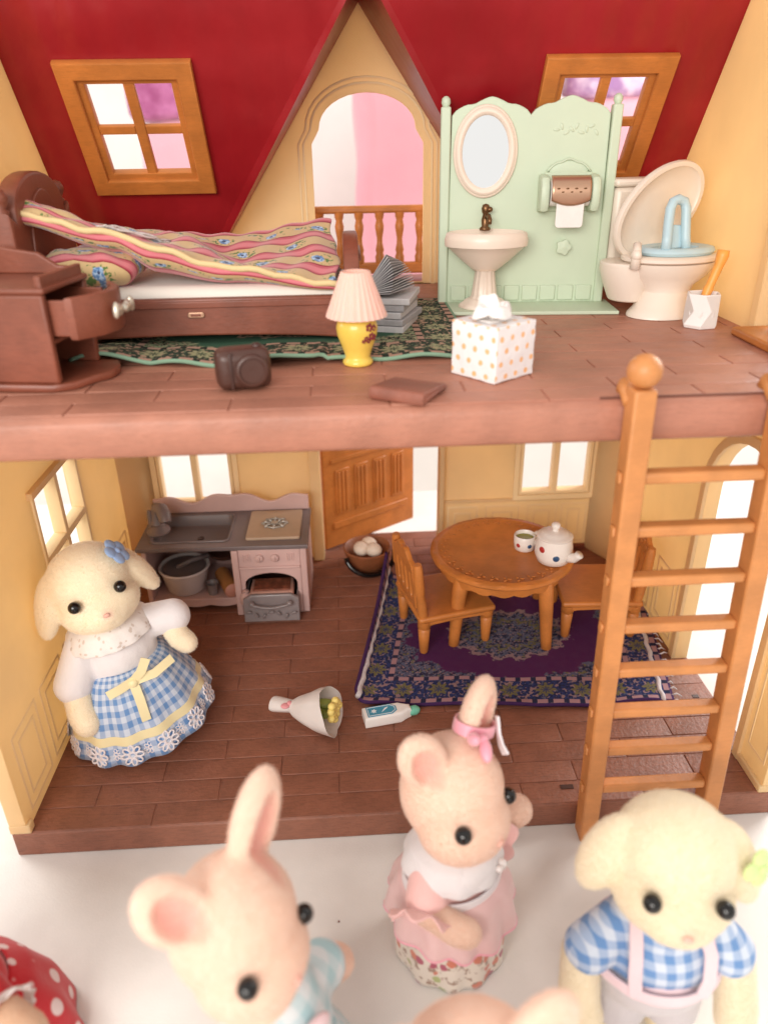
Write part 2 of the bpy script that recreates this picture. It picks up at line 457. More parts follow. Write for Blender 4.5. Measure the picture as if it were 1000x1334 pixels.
# chamfered corner posts
for sx, x in ((1, XL), (-1, XR)):
    bm = BM(); rings(bm, [[Vector((x + sx*dx, y, z)) for dx, y in ((-.002, 1.50), (.10, 1.702), (-.002, 1.702))] for z in (0.0005, 1.286)])
    ob('corner_post', bm, M['cream'], H, .004)
# back wall: two windows and the doorway
bw = plate('back_wall', [(XL-.05, 0), (-.165, 0), (-.165, 1.08), (.455, 1.08), (.455, 0), (XR+.05, 0), (XR+.05, 1.287), (XL-.05, 1.287)],
           [rect(-.955, -.585, .345, .98), rect(.865, 1.235, .33, .98)], .05, M['cream'], H, XZ(YB+.027), .004)
for a, b, z in ((-.955, -.585, .345), (.865, 1.235, .33)):
    window_bars(bw, a, b, z, .98, XZ(YB+.02), M['creams'], .06, .018, (1, 1))
    plate('window_frame', rect(a-.03, b+.03, z-.03, 1.01), [rect(a-.002, b+.002, z-.002, .978)], .016, M['creams'], bw, XZ(YB-.004), .003)
for a, b in ((-.90, -.68), (-.62, -.40), (.50, .66), (.70, .88), (.92, 1.08), (1.10, 1.24)):
    moulding(bw, rect(a, b, .04, .27), XZ(YB+.002), M['creams'])
    moulding(bw, rect(a+.035, b-.035, .075, .235), XZ(YB+.002), M['creams'])
B('dado_rail', .48, 1.24, YB-.010, YB+.004, .295, .312, M['cream'], bw, .003)
for x0, x1 in ((-.205, -.150), (.452, .478)):
    B('door_jamb', x0, x1, YB-.035, YB+.07, 0.0005, 1.09, M['cream'], bw, .006)
B('skirting', .48, XR-.10, YB-.022, YB-.001, .0005, .028, M['brown'], bw, .003)
# front door, swung outwards
dm = T(-.15, 1.775, 0) @ RZ(R(34))
door = thing('front_door', 'x', 'x'); del door['label']; del door['category']; door.parent = H; door.matrix_local = dm
dl = plate('door_leaf', rect(0, .60, .012, 1.06), [], .04, M['oak'], door, XZ(0), .005)
hs = []
for k in range(4): 
    a = .075+k*.122
    B('fluted_panel', a, a+.085, -.027, -.018, .20, .46, M['oak'], door, .004)
    for q in range(3): B('flute', a+.012+q*.024, a+.024+q*.024, -.034, -.026, .215, .445, M['oak'], door, .003)
B('door_rail', .05, .55, -.028, -.018, .50, .525, M['oak'], door, .004)
B('door_rail', .05, .55, -.028, -.018, .12, .16, M['oak'], door, .004)
for k, (x, z) in enumerate(((.12, .60), (.24, .645), (.31, .615), (.38, .66), (.48, .62))):
    bm = BM()
    for q in range(5): ell(bm, (x+.016*cos(q*1.257), -.024, z+.016*sin(q*1.257)), (.013, .008, .013), I4, 8, 6)
    ell(bm, (x, -.03, z), (.011, .008, .011), I4, 8, 6)
    ob('carved_flower', bm, M['oak'], door, 0, 180)
B('latch_plate', .54, .58, -.045, -.02, .50, .60, M['brown'], door, .006)
# right wall with the arched side doorway
rw = plate('right_wall', [(0, 0), (.185, 0)] + [(.455 + .27*cos(pi - pi*i/16), .80 + .265*sin(pi*i/16)) for i in range(17)] + [(.725, 0), (YB+.05, 0), (YB+.05, 1.287), (0, 1.287)],
           [], .055, M['cream'], H, YZ(XR+.0275), .004)
ring_o = [(.15, 0.0), (.185, 0)] + [(.455 + .27*cos(pi - pi*i/16), .80 + .265*sin(pi*i/16)) for i in range(17)] + [(.725, 0), (.76, 0)]
ring_o += [(.455 + .305*cos(pi*i/16), .80 + .30*sin(pi*i/16)) for i in range(17)]
plate('arch_trim', ring_o, [], .016, M['cream'], rw, YZ(XR-.006), .003)
for a, b in ((.80, 1.02), (1.06, 1.28), (1.30, 1.50)):
    moulding(rw, rect(a, b, .035, .34), YZ(XR), M['creams'])
    moulding(rw, rect(a+.035, b-.035, .075, .30), YZ(XR), M['creams'])
moulding(rw, rect(.02, .13, .10, 1.1), YZ(XR), M['creams'])
B('foot', XR-.012, XR+.055, -.004, .178, 0.0005, .03, M['cream'], rw, .004)

# roof ---------------------------------------------------------------
sd = Vector((0, -.547, .837)); nd = Vector((0, .837, .547))
SL = Matrix(((1, 0, 0, 0), (0, sd.y, nd.y, 1.712), (0, sd.z, nd.z, U), (0, 0, 0, 1)))
AX, AS = .10, 1.265
wins = ((-.928, -.474), (.718, 1.176)); s0, s1 = .502, 1.000
roof = plate('roof', [(-1.15, 0), (-.63, 0), (AX, AS), (.83, 0), (1.41, 0), (1.41, 1.62), (-1.15, 1.62)],
             [rect(a+.05, b-.05, s0+.05, s1-.05) for a, b in wins], .030, M['red'], H, SL @ T(0, 0, .017), .003)
for a, b in wins:
    wf = plate('roof_window', rect(a, b, s0, s1), [rect(a+.058, b-.058, s0+.058, s1-.058)], .030, M['oak'], H, SL @ T(0, 0, -.012), .005)
    plate('inner_frame', rect(a+.050, b-.050, s0+.050, s1-.050), [rect(a+.082, b-.082, s0+.080, s1-.080)], .034, M['oak'], wf, SL @ T(0, 0, .008), .005)
    xm = (a+b)/2; sm = (s0+s1)/2
    plate('muntin', rect(xm-.019, xm+.019, s0+.077, s1-.077), [], .022, M['oak'], wf, SL @ T(0, 0, .006), .006)
    for x0, x1 in ((a+.079, xm-.0185), (xm+.0185, b-.079)):
        plate('muntin', rect(x0, x1, sm-.016, sm+.016), [], .020, M['oak'], wf, SL @ T(0, 0, .006), .005)
za = U + AS*.837
for sx, x in ((-1, -.63), (1, .83)):
    bm = BM()
    p = [Vector((x, 1.70, U)), Vector((AX, 1.735, za)), Vector((AX, 1.712-.547*AS-.004, za))]
    nn = (p[1]-p[0]).cross(p[2]-p[0]).normalized()
    if nn.z < 0: nn = -nn
    rings(bm, [p, [q + nn*.03 for q in p]])
    ob('dormer_roof', bm, M['red'], H, 0)
# dormer front wall with the arched balcony opening
def shoulder(c, w, z0, zs, zt, k=.0, n=16):
    a = w/2
    pts = [(c-a-k, z0), (c+a+k, z0), (c+a+k, zs), (c+a*.86+k, zs+.055)]
    pts += [(c + (a*.86+k)*cos(pi*i/n), zs+.055 + (zt+k-zs-.055)*sin(pi*i/n)) for i in range(1, n)]
    return pts + [(c-a*.86-k, zs+.055), (c-a-k, zs)]
dw = plate('dormer_wall', [(-.66, U), (.86, U), (AX, za+.02)], [shoulder(.127, .475, U+.0, 1.975, 2.165)], .035, M['cream'], H, XZ(1.722), .003)
for k, wdt in ((.035, .006), (.055, .005)):
    o = shoulder(.127, .475, U, 1.975, 2.165, k); i = shoulder(.127, .475, U-.01, 1.975, 2.165, k-wdt)
    plate('arch_moulding', o, [i], .010, M['creams'], dw, XZ(1.703), .002)
B('balcony_floor', -.30, .56, 1.742, 2.0, U-.06, U-.005, M['brown'], H, .008)
rl = thing('balcony_railing', 'x', 'x'); del rl['label']; del rl['category']; rl.parent = H
B('top_rail', -.22, .48, 1.86, 1.90, 1.690, 1.722, M['oak'], rl, .010)
B('bottom_rail', -.22, .48, 1.86, 1.90, 1.425, 1.475, M['oak'], rl, .008)
bal = None
prof = [(.020,1.47),(.022,1.50),(.016,1.515),(.020,1.53),(.014,1.56),(.013,1.58),(.019,1.615),(.021,1.635),(.015,1.66),(.020,1.672),(.022,1.695)]
for x in (-.18, -.095, -.005, .085, .178, .270, .362, .44):
    if bal is None: bal = ob('baluster', lathe(BM(), prof, 12, T(0, 1.88, 0)), M['oak'], rl, 0, 60); bal.location.x = x
    else: c = copy_part(bal, rl); c.location = (x, 0, 0)
# gables
gl = plate('left_gable', [(.75, U-.002), (1.70, U-.002), (.80, 2.79), (.75, 2.79)], [], .05, M['cream'], H, YZ(XL-.027), .004)
gr = plate('right_gable', [(.665, U-.002), (1.70, U-.002), (.80, 2.79), (.665, 2.79)], [], .05, M['cream'], H, YZ(XR+.027), .004)
B('gable_post', XR-.012, XR+.05, .620, .664, U+.0, 2.75, M['cream'], H, .006)
B('threshold', XR-.09, XR+.30, .10, .618, U-.0, U+.028, M['oak'], H, .008)
ob('side_baluster', lathe(BM(), [(.045,U+.028),(.045,U+.10),(.036,U+.115),(.040,U+.13),(.026,U+.16),(.030,U+.24),(.038,U+.29),(.022,U+.34),(.036,U+.37),(.03,U+.42)], 16, T(1.445, .585, 0)), M['brown'], H, 0, 50)
B('side_rail', 1.42, 1.47, .10, .63, U+.415, U+.45, M['brown'], H, .01)
B('front_post', XR+.002, XR+.05, -.02, .03, 1.12, 1.50, M['brown'], H, .008)
# ================================================================== upper floor: bed
def grid_mesh(name, nu, nv, fn, uvf=None):
    """fn(u,v)->xyz, u,v in 0..1; UV from uvf or u,v"""
    vs = [fn(i/nu, j/nv) for j in range(nv+1) for i in range(nu+1)]
    fs = [(j*(nu+1)+i, j*(nu+1)+i+1, (j+1)*(nu+1)+i+1, (j+1)*(nu+1)+i) for j in range(nv) for i in range(nu)]
    me = bpy.data.meshes.new(name); me.from_pydata(vs, [], fs); me.update()
    uv = me.uv_layers.new(name='UVMap')
    for p in me.polygons:
        for li in p.loop_indices:
            k = me.loops[li].vertex_index; a, b = (k % (nu+1))/nu, (k//(nu+1))/nv
            uv.data[li].uv = uvf(a, b) if uvf else (a, b)
    return me
def solid(o, t, off=-1, sub=0):
    s = o.modifiers.new('solid', 'SOLIDIFY'); s.thickness = t; s.offset = off
    if sub:
        q = o.modifiers.new('sub', 'SUBSURF'); q.levels = sub; q.render_levels = sub
    return o
def smoothlerp(xs, ys, x):
    if x <= xs[0]: return ys[0]
    for a, b, c, d in zip(xs, xs[1:], ys, ys[1:]):
        if x <= b:
            t = (x-a)/(b-a); t = t*t*(3-2*t); return c+(d-c)*t
    return ys[-1]

bed = thing('bed', 'brown plastic toy bed with arched headboard and white mattress', 'bed', (0, 0, U))
def fr(name, y0, y1, ztop, zpost, x0, x1):
    c = (y0+y1)/2; w = (y1-y0)/2
    n = 14
    out = [(y0, .0), (y0+.05, .0), (y0+.06, .05), (y1-.06, .05), (y1-.05, .0), (y1, .0), (y1, zpost-.04)]
    out += [(c + (w-.05)*cos(pi*i/n), zpost-.07 + (ztop-zpost+.07)*sin(pi*i/n)**.8) for i in range(n+1)]
    out += [(y0, zpost-.04)]
    o = plate(name, out, [], x1-x0, M['brown'], bed, YZ((x0+x1)/2), .010)
    c2 = (y0+y1)/2
    plate('raised_panel', [(c2 + (w-.12)*cos(pi*i/n), .24 + (ztop-.24-.05)*sin(pi*i/n)) for i in range(n+1)], [], .012, M['brown'], o, YZ(x1+.002), .004)
    for y in (y0+.022, y1-.022):
        ob('finial', lathe(BM(), [(.020, zpost-.05), (.022, zpost-.035), (.014, zpost-.028), (.024, zpost-.01), (.026, zpost+.004), (.018, zpost+.022), (.0, zpost+.028)], 14, T((x0+x1)/2, y, 0)), M['brown'], o, 0, 180)
    return o
fr('headboard', .62, 1.16, .515, .45, -1.015, -.955)
fr('footboard', .63, 1.16, .315, .20, .005, .055)
n = 20
arc = [(-.96 + .97*i/n, .020 + .022*sin(pi*i/n)**.6) for i in range(n+1)]
plate('side_board', arc + [(.01, .155), (-.96, .155)], [], .034, M['brown'], bed, XZ(.645), .006)
plate('side_board', arc + [(.01, .155), (-.96, .155)], [], .034, M['brown'], bed, XZ(1.135), .006)
B('bed_base', -.955, .005, .663, 1.118, .035, .10, M['brown'], bed, .006)
plate('side_moulding', rect(-.94, -.01, .128, .148), [], .010, M['brown'], bed, XZ(.626), .003)
plate('handle_plate', rrect(-.485, -.432, .098, .116, .008), [], .012, M['copper'], bed, XZ(.627), .003)
plate('handle_slot', rrect(-.475, -.442, .103, .111, .003), [], .014, M['brown'], bed, XZ(.627), .002)
g = G('white_mattress'); g.set(Base_Color=(0.80, 0.735, 0.66), Roughness=.7, Sheen_Weight=.2); g.bump(g.noise(40, 4), .15, .01)
mt = ob('mattress', box(BM(), -.95, .0, .665, 1.115, .102, .185), g.m, bed, .035, 35, 5)

# bedding print: cream ground, pink bands edged in crimson, blue flowers with green leaves
def bedprint(g):
    u, v, _ = g.sep(g.co('UV'))
    wob = g.f('MULTIPLY', g.f('SUBTRACT', g.noise(6, 2), .5), .012)
    x = g.f('FRACT', g.f('DIVIDE', g.f('ADD', v, wob), .105))
    col = g.mix(g.band(x, .06, .50, .015), (0.60, 0.42, 0.205), (0.50, 0.085, 0.115))
    col = g.mix(g.band(x, .17, .39, .03), col, (0.66, 0.19, 0.22))
    col = g.mix(g.band(x, .06, .11, .010), col, (0.26, 0.008, 0.028))
    col = g.mix(g.band(x, .48, .53, .010), col, (0.26, 0.008, 0.028))
    # flowers sit in the cream band (centre x = .71)
    cu = g.f('SUBTRACT', g.f('FRACT', g.f('DIVIDE', g.f('ADD', u, g.f('MULTIPLY', g.f('FLOOR', g.f('DIVIDE', v, .085)), .07)), .17)), .5)
    dx = g.f('MULTIPLY', cu, .17); dy = g.f('MULTIPLY', g.f('SUBTRACT', x, .76), .105)
    warp = g.f('MULTIPLY', g.f('SUBTRACT', g.noise(55, 2), .5), .020)
    d = g.f('ADD', g.f('SQRT', g.f('ADD', g.f('POWER', dx, 2), g.f('POWER', g.f('MULTIPLY', dy, 1.3), 2))), warp)
    leaf = g.f('MULTIPLY', g.band(d, .016, .047, .004), g.f('MULTIPLY', g.step(g.noise(70, 2), .52, .57), g.band(x, .56, .97, .03)))
    col = g.mix(leaf, col, (0.10, 0.19, 0.045))
    col = g.mix(g.f('SUBTRACT', 1.0, g.step(d, .017, .021)), col, g.mix(g.step(g.noise(90, 2), .42, .6), (0.10, 0.22, 0.44), (0.42, 0.58, 0.78)))
    col = g.mix(g.f('SUBTRACT', 1.0, g.step(d, .004, .007)), col, (0.04, 0.06, 0.14))
    return col
M['bedprint'] = cloth('floral_striped_cotton', bedprint)
xs = (0, .3, .42, .65, 1)
def blanket_fn(u, v):
    # v 0 = hem hanging in front, .3 = front crease, 1 = back edge
    x = -.985 + .965*u
    zf = smoothlerp(xs, (.395, .342, .300, .238, .180), u); zb = smoothlerp(xs, (.405, .318, .300, .285, .330), u)
    yf = smoothlerp(xs, (.72, .69, .675, .66, .655), u); yb = smoothlerp(xs, (.84, .96, 1.05, 1.10, 1.12), u)
    drop = smoothlerp(xs, (.020, .055, .070, .045, .006), u)
    if v < .3:
        t = 1 - v/.3
        return (x + .01*sin(t*2), yf - .012*sin(pi*t) + .055*t*t, zf - drop*t - .004*sin(u*16)*t)
    t = (v-.3)/.7
    z = zf + (zb-zf)*t + .020*sin(pi*t)*cos(u*5.0) + .010*sin(u*14+t*4)*sin(pi*t) - .035*sin(pi*t)*max(0, u-.55)
    z += .006*sin(u*31 + t*7)*sin(pi*t)**.5 + .004*sin(u*53 - t*12) + .022*math.exp(-((u-.62+.25*t)/.045)**2)*sin(pi*t) + .018*math.exp(-((u-.86-.12*t)/.035)**2)*sin(pi*t) - .014*math.exp(-((u-.47+.2*t)/.05)**2)*sin(pi*t)
    return (x + .012*sin(t*5) + .006*sin(t*17+u*9), yf + (yb-yf)*t + .006*sin(u*23), z)
bl = link('blanket', grid_mesh('blanket', 60, 26, blanket_fn, lambda a, b: (a*.97, b*.56)), M['bedprint'], None, 0, 180)
bl.location = (0, 0, U); solid(bl, .011, 1, 1)
tag(bl, 'pink and cream striped blanket with blue flowers crumpled on the bed', 'blanket')
# piping along the crease and a little lace bow
g = G('cream_piping'); g.set(Base_Color=(0.72, 0.54, 0.28), Roughness=.9); g.bump(g.noise(120, 3), .3, .004)
pts = [Vector(blanket_fn(i/40, .3)) + Vector((0, -.010, .006)) for i in range(41)]
ob('piping', tube(BM(), pts, .010, 8), M['bedprint'] and g.m, bl, 0, 180)
M['lace'] = cloth('white_lace', lambda g: g.mix(g.step(g.vor(90), .25, .45), (0.60, 0.47, 0.43), (0.72, 0.64, 0.62)))
def lace_fn(u, v):
    a = blanket_fn(.27 + .16*u, .3+.3*u)
    return (a[0] + .02*sin(v*9), a[1] - .012 + .045*v, a[2] + .017 + .003*sin(u*18 + v*5) + .002*sin(v*14))
lc = link('lace_trim', grid_mesh('lace_trim', 20, 8, lace_fn), M['lace'], bl, 0, 180); solid(lc, .003)
# pillow
def pillow_fn(sx, sy, sz, m, nu=28, nv=18):
    bm = BM(); rows = []
    for j in range(nv+1):
        b = -pi/2 + pi*j/nv; row = []
        for i in range(nu):
            a = 2*pi*i/nu
            e = lambda q, p: math.copysign(abs(q)**p, q)
            k = cos(b)**.55 if cos(b) > 0 else 0
            x, y = e(cos(a), .55)*k, e(sin(a), .55)*k
            row.append(m @ Vector((x*sx, y*sy, e(sin(b), 1.0)*sz*(1-.35*(abs(x)*abs(y))**1.2) + .006*sin(x*9+y*5))))
        rows.append(row)
    rings(bm, rows[1:-1]); return bm
pl = ob('pillow', pillow_fn(.170, .125, .058, RY(-.10)), M['bedprint'], None, 0, 180)
pl.location = (-.80, .765, U+.236); pl.rotation_euler = (.10, .06, -.10)
uvmap(pl.data, lambda c, n: (c.x + .08, c.y*1.0 + .085 + c.z*.4))
tag(pl, 'plump floral striped pillow lying at the headboard end of the bed', 'pillow')

# ------------------------------------------------------------------ bedside cabinet
cb = thing('bedside_cabinet', 'brown bedside cabinet with its drawer pulled open, nearest the bed head', 'cabinet', (-.868, .350, U), R(-9))
HW, D0, D1, HT = .125, -.20, .135, .252      # half width (y), back and front (x), height
B('side_panel', D0, D1, -HW, -HW+.022, .022, HT, M['brown'], cb, .006)
B('side_panel', D0, D1, HW-.022, HW, .022, HT, M['brown'], cb, .006)
B('back_panel', D0, D0+.02, -HW+.022, HW-.022, .022, HT, M['brown'], cb, .003)
B('shelf', D0+.02, D1-.004, -HW+.022, HW-.022, .122, .136, M['brown'], cb, .003)
B('top', D0, D1+.006, -HW, HW, HT, HT+.016, M['brown'], cb, .006)
bo = [(D0-.01, -HW-.012), (D1-.02, -HW-.012), (D1+.03, -HW+.02), (D1+.055, -.04), (D1+.085, .0), (D1+.085, .06), (D1+.055, HW+.0), (D1, HW+.012), (D0-.01, HW+.012)]
plate('base', bo, [], .022, M['brown'], cb, T(0, 0, .0115), .007)
# scalloped gallery round the top
sc = [(-HW, 0), (HW, 0), (HW, .035), (HW*.6, .070), (HW*.2, .078), (-HW*.2, .078), (-HW*.6, .070), (-HW, .035)]
gy = [(D0, 0), (D1-.01, 0), (D1-.01, .018), (D1-.07, .022), (D1-.12, .055), (D0+.08, .075), (D0, .078)]
plate('gallery', gy, [], .018, M['brown'], cb, XZ(HW-.012) @ T(0, HT+.016, 0), .005)
plate('gallery', [(-HW, 0), (HW, 0), (HW, .072), (-HW, .072)], [], .018, M['brown'], cb, YZ(D1-.012) @ T(0, HT+.014, 0) @ Matrix.Diagonal((.9, .40, 1, 1)), .005)
plate('gallery', [(-HW, 0), (HW, 0), (HW, .072), (-HW, .072)], [], .018, M['brown'], cb, YZ(D0+.02) @ T(0, HT+.014, 0) @ Matrix.Diagonal((.9, 1, 1, 1)), .005)
# the drawer, pulled out towards the bed foot, with a curved front and a silver bow for a pull
dr = thing('drawer', 'x', 'x'); del dr['label']; del dr['category']; dr.parent = cb; dr.location = (D1-.03, 0, .142)
B('drawer_side', -.10, .085, -HW+.026, -HW+.038, 0, .092, M['brown'], dr, .003)
B('drawer_side', -.10, .085, HW-.038, HW-.026, 0, .092, M['brown'], dr, .003)
B('drawer_bottom', -.10, .10, -HW+.039, HW-.039, .004, .014, M['brown'], dr, .002)
fo = [(.085, -HW), (.105, -HW), (.150, -HW*.5), (.165, 0), (.150, HW*.5), (.105, HW), (.085, HW), (.125, HW*.5), (.138, 0), (.125, -HW*.5)]
plate('drawer_front', fo, [], .108, M['brown'], dr, T(0, 0, .050), .006)
g = G('silver_pull'); g.set(Base_Color=(0.62, 0.56, 0.46), Metallic=.7, Roughness=.35); M['silver'] = g.m
bm = BM()
for s in (-1, 1):
    ell(bm, (.180, s*.026, .056), (.012, .020, .016), RX(s*.3), 12, 8); ell(bm, (.182, s*.047, .058), (.010, .010, .022), RX(s*.2), 10, 8)
ell(bm, (.184, 0, .056), (.013, .013, .012), I4, 10, 8)
ob('drawer_pull', bm, M['silver'], dr, 0, 180)

# ------------------------------------------------------------------ upper rug
def rugpat(cols, w, h, med=True, bw=.15):
    def f(g):
        u, v, _ = g.sep(g.co('UV'))
        du = g.f('SUBTRACT', w/2, g.f('ABSOLUTE', g.f('SUBTRACT', u, w/2)))
        dv = g.f('SUBTRACT', h/2, g.f('ABSOLUTE', g.f('SUBTRACT', v, h/2)))
        d = g.f('MINIMUM', du, dv)
        uv = g.co('UV')
        n1 = g.noise(46, 3, uv); n2 = g.noise(95, 3, uv); v1 = g.vor(36, uv); v2 = g.vor(78, uv)
        fl = g.mix(g.step(n1, .47, .52), cols['a'], cols['b'])
        fl = g.mix(g.step(n2, .56, .60), fl, cols['c'])
        fl = g.mix(g.f('SUBTRACT', 1.0, g.step(v1, .20, .27)), fl, cols['d'])
        fl = g.mix(g.f('SUBTRACT', 1.0, g.step(v2, .18, .24)), fl, cols['b'])
        col = fl
        # centre field with an oval medallion and flowered corners
        ex = g.f('DIVIDE', g.f('SUBTRACT', u, w/2), w*.36); ey = g.f('DIVIDE', g.f('SUBTRACT', v, h/2), h*.34)
        an = g.f('ARCTAN2', ey, ex)
        lob = g.f('MULTIPLY', g.f('COSINE', g.f('MULTIPLY', an, 16.0)), .04)
        e = g.f('ADD', g.f('SQRT', g.f('ADD', g.f('MULTIPLY', ex, ex), g.f('MULTIPLY', ey, ey))), lob)
        e = g.f('ADD', e, g.f('MULTIPLY', g.f('SUBTRACT', n1, .5), .25))
        field = g.band(e, .56, .98, .02)
        col = g.mix(field, col, cols['field'])
        col = g.mix(g.band(e, .50, .555, .01), col, cols['c'])
        col = g.mix(g.band(e, .30, .34, .01), col, cols['d'])
        # border: guard stripes with dashes either side of a band of flower stars
        brd = g.f('SUBTRACT', 1.0, g.step(d, bw-.002, bw+.002))
        along = g.f('ADD', g.f('MULTIPLY', u, g.f('GREATER_THAN', du, dv)), g.f('MULTIPLY', v, g.f('LESS_THAN', du, dv)))
        per = bw*.86
        sx_ = g.f('MULTIPLY', g.f('SUBTRACT', g.f('FRACT', g.f('DIVIDE', along, per)), .5), per)
        sy_ = g.f('SUBTRACT', d, bw*.53)
        sa = g.f('ARCTAN2', sy_, sx_)
        sr = g.f('SQRT', g.f('ADD', g.f('MULTIPLY', sx_, sx_), g.f('MULTIPLY', sy_, sy_)))
        star = g.f('SUBTRACT', sr, g.f('MULTIPLY', g.f('COSINE', g.f('MULTIPLY', sa, 8.0)), bw*.055))
        star = g.f('ADD', star, g.f('MULTIPLY', g.f('SUBTRACT', n2, .5), bw*.12))
        band = g.mix(g.step(n2, .50, .56), cols['bord'], cols['a'])
        band = g.mix(g.step(n1, .60, .64), band, cols['b'])
        band = g.mix(g.step(v2, .66, .72), band, cols['c'])
        sb_ = g.f('MULTIPLY', g.f('SUBTRACT', 1.0, g.step(star, bw*.19, bw*.22)), g.step(g.noise(150, 2, uv), .30, .40))
        band = g.mix(sb_, band, cols['d'])
        band = g.mix(g.f('SUBTRACT', 1.0, g.step(star, bw*.05, bw*.09)), band, cols['bord'])
        col = g.mix(brd, col, band)
        dash = g.f('MULTIPLY', g.step(g.f('FRACT', g.f('DIVIDE', along, .062)), .62, .70), 1.0)
        for c0 in (bw*.12, bw*.93):
            gd = g.band(d, c0-bw*.065, c0+bw*.065, .0015)
            col = g.mix(gd, col, g.mix(dash, cols['guard'], cols['a']))
        col = g.mix(g.f('SUBTRACT', 1.0, g.step(d, bw*.04, bw*.055)), col, cols['edge'])
        return col
    return f
M['rug_up'] = cloth('green_woven_rug', rugpat(dict(a=(0.012,0.018,0.012), b=(0.20,0.26,0.14), c=(0.44,0.29,0.20), d=(0.34,0.34,0.19), field=(0.035,0.095,0.055), bord=(0.02,0.050,0.030), guard=(0.44,0.27,0.20), edge=(0.22,0.36,0.25)), 1.20, .86, True, .17), weave=1400, sheen=0)
def rug_up_fn(u, v):
    x = -.80 + 1.20*u; y = .415 + .86*v
    z = .006
    fall = max(0, 1-v/.35)
    z += fall*(.026*max(0, sin(u*13.5+.6))*(1 if u < .62 else .15) + .006*sin(u*31))
    # rounded corner at the bath end
    if u > .93 and v < .09: 
        t = (u-.93)/.07; y += .04*t*t*(1-v/.09)
    y += fall*(.03*sin(u*9+.5)*(1 if u < .6 else .2)) + .022*(1-u)*(1-v)*0
    return (x, y, z)
ru = link('bedside_rug', grid_mesh('bedside_rug', 90, 50, rug_up_fn, lambda a, b: (a*1.20, b*.86)), M['rug_up'], None, 0, 180)
ru.location = (0, 0, U); solid(ru, .010, 1)
tag(ru, 'green patterned woven rug with wavy pale green edge under the bed', 'rug')

# ------------------------------------------------------------------ small things on the upper floor
# toy camera
tc = thing('toy_camera', 'dark brown toy camera lying by the front edge of the upper floor', 'camera', (-.272, .205, U), R(14))
M['chocs'] = plastic('soft_chocolate', (0.075, 0.030, 0.021), .38, .1, .1)
ob('body', box(BM(), -.072, .072, -.040, .045, .001, .108), M['chocs'], tc, .026, 35, 5)
ob('grip_band', box(BM(), -.040, -.030, -.0425, .02, .006, .104), M['choc'], tc, .003)
ob('lens', lathe(BM(), [(.044, 0), (.044, .010), (.040, .014), (.034, .014), (.031, .009), (.0, .008)], 28, T(.018, -.038, .054) @ RX(R(90))), M['chocs'], tc, 0, 50)
ob('shutter_button', lathe(BM(), [(.012, 0), (.012, .006), (.009, .009), (.0, .009)], 14, T(.040, .0, .106)), M['choc'], tc, 0, 50)
# lamp
lp = thing('table_lamp', 'small yellow vase lamp with pleated pink shade on the upper floor', 'lamp', (.036, .40, U))
M['yel'] = plastic('yellow_ceramic', (0.80, 0.56, 0.10), .22, .04, .02, 4, sss=.1)
M['shade'] = plastic('pink_lampshade', (0.86, 0.50, 0.41), .5, .03, .03, 5, sss=.25)
ob('base', lathe(BM(), [(.040, 0), (.044, .004), (.044, .012), (.038, .018), (.036, .026), (.044, .05), (.057, .085), (.060, .108), (.055, .128), (.042, .140), (.030, .146), (.026, .16), (.0, .16)], 32), M['yel'], lp, 0, 60)
bm = BM()
rows = []
for t in range(9):
    k = t/8; r = .086 - .046*k; z = .140 + .122*k
    rows.append([Vector((r*(1 + .030*(1 if i % 2 else -1))*cos(2*pi*i/56), r*(1 + .030*(1 if i % 2 else -1))*sin(2*pi*i/56), z)) for i in range(56)])
rows.append([Vector((p.x*.88, p.y*.88, .262)) for p in rows[-1]])
rows.append([Vector((p.x*.86, p.y*.86, .236)) for p in rows[-2]])
rings(bm, rows); ob('lamp_shade', bm, M['shade'], lp, 0, 50)
g = G('maroon_print'); g.set(Base_Color=(0.22, 0.02, 0.03), Roughness=.3); M['maroon'] = g.m
def decal(p, a, z, r, rb):
    bm = BM(); q = Vector((rb*sin(a), -rb*cos(a), z))
    for k in range(5): ell(bm, q + Vector((cos(a)*r*.8*cos(k*1.257), sin(a)*r*.8*cos(k*1.257), r*.8*sin(k*1.257))), (r*.55, r*.3, r*.55), RZ(a), 6, 5)
    return ob('flower_print', bm, M['maroon'], p, 0, 180)
for a, z, r in ((.62, .115, .010), (.92, .112, .008), (.75, .090, .009), (.45, .085, .006), (.60, .078, .006), (.95, .086, .007), (.32, .078, .005)):
    decal(lp, a, z, r, .0585 if z > .08 else .0555)
# notebook / wallet
wl = thing('folded_wallet', 'soft brown leather wallet lying at the floor edge left of the tissue box', 'wallet', (.158, .095, U), R(-30))
M['leather'] = plastic('brown_leather', (0.24, 0.078, 0.048), .5, .15, .35, 12)
bm = BM()
rings(bm, [[Vector((x, y, z)) for y, z in ((-.075, .0), (-.078, .018), (-.070, .034), (.07, .020), (.075, .012), (.075, .006))] for x in (-.075, -.07, .0, .07, .075)])
ob('cover', bm, M['leather'], wl, .006, 40, 3)
B('flap', -.065, .070, -.02, .092, .002, .010, M['leather'], wl, .003)
B('pages', -.068, .078, -.06, .066, .009, .016, M['leather'], wl, .003)
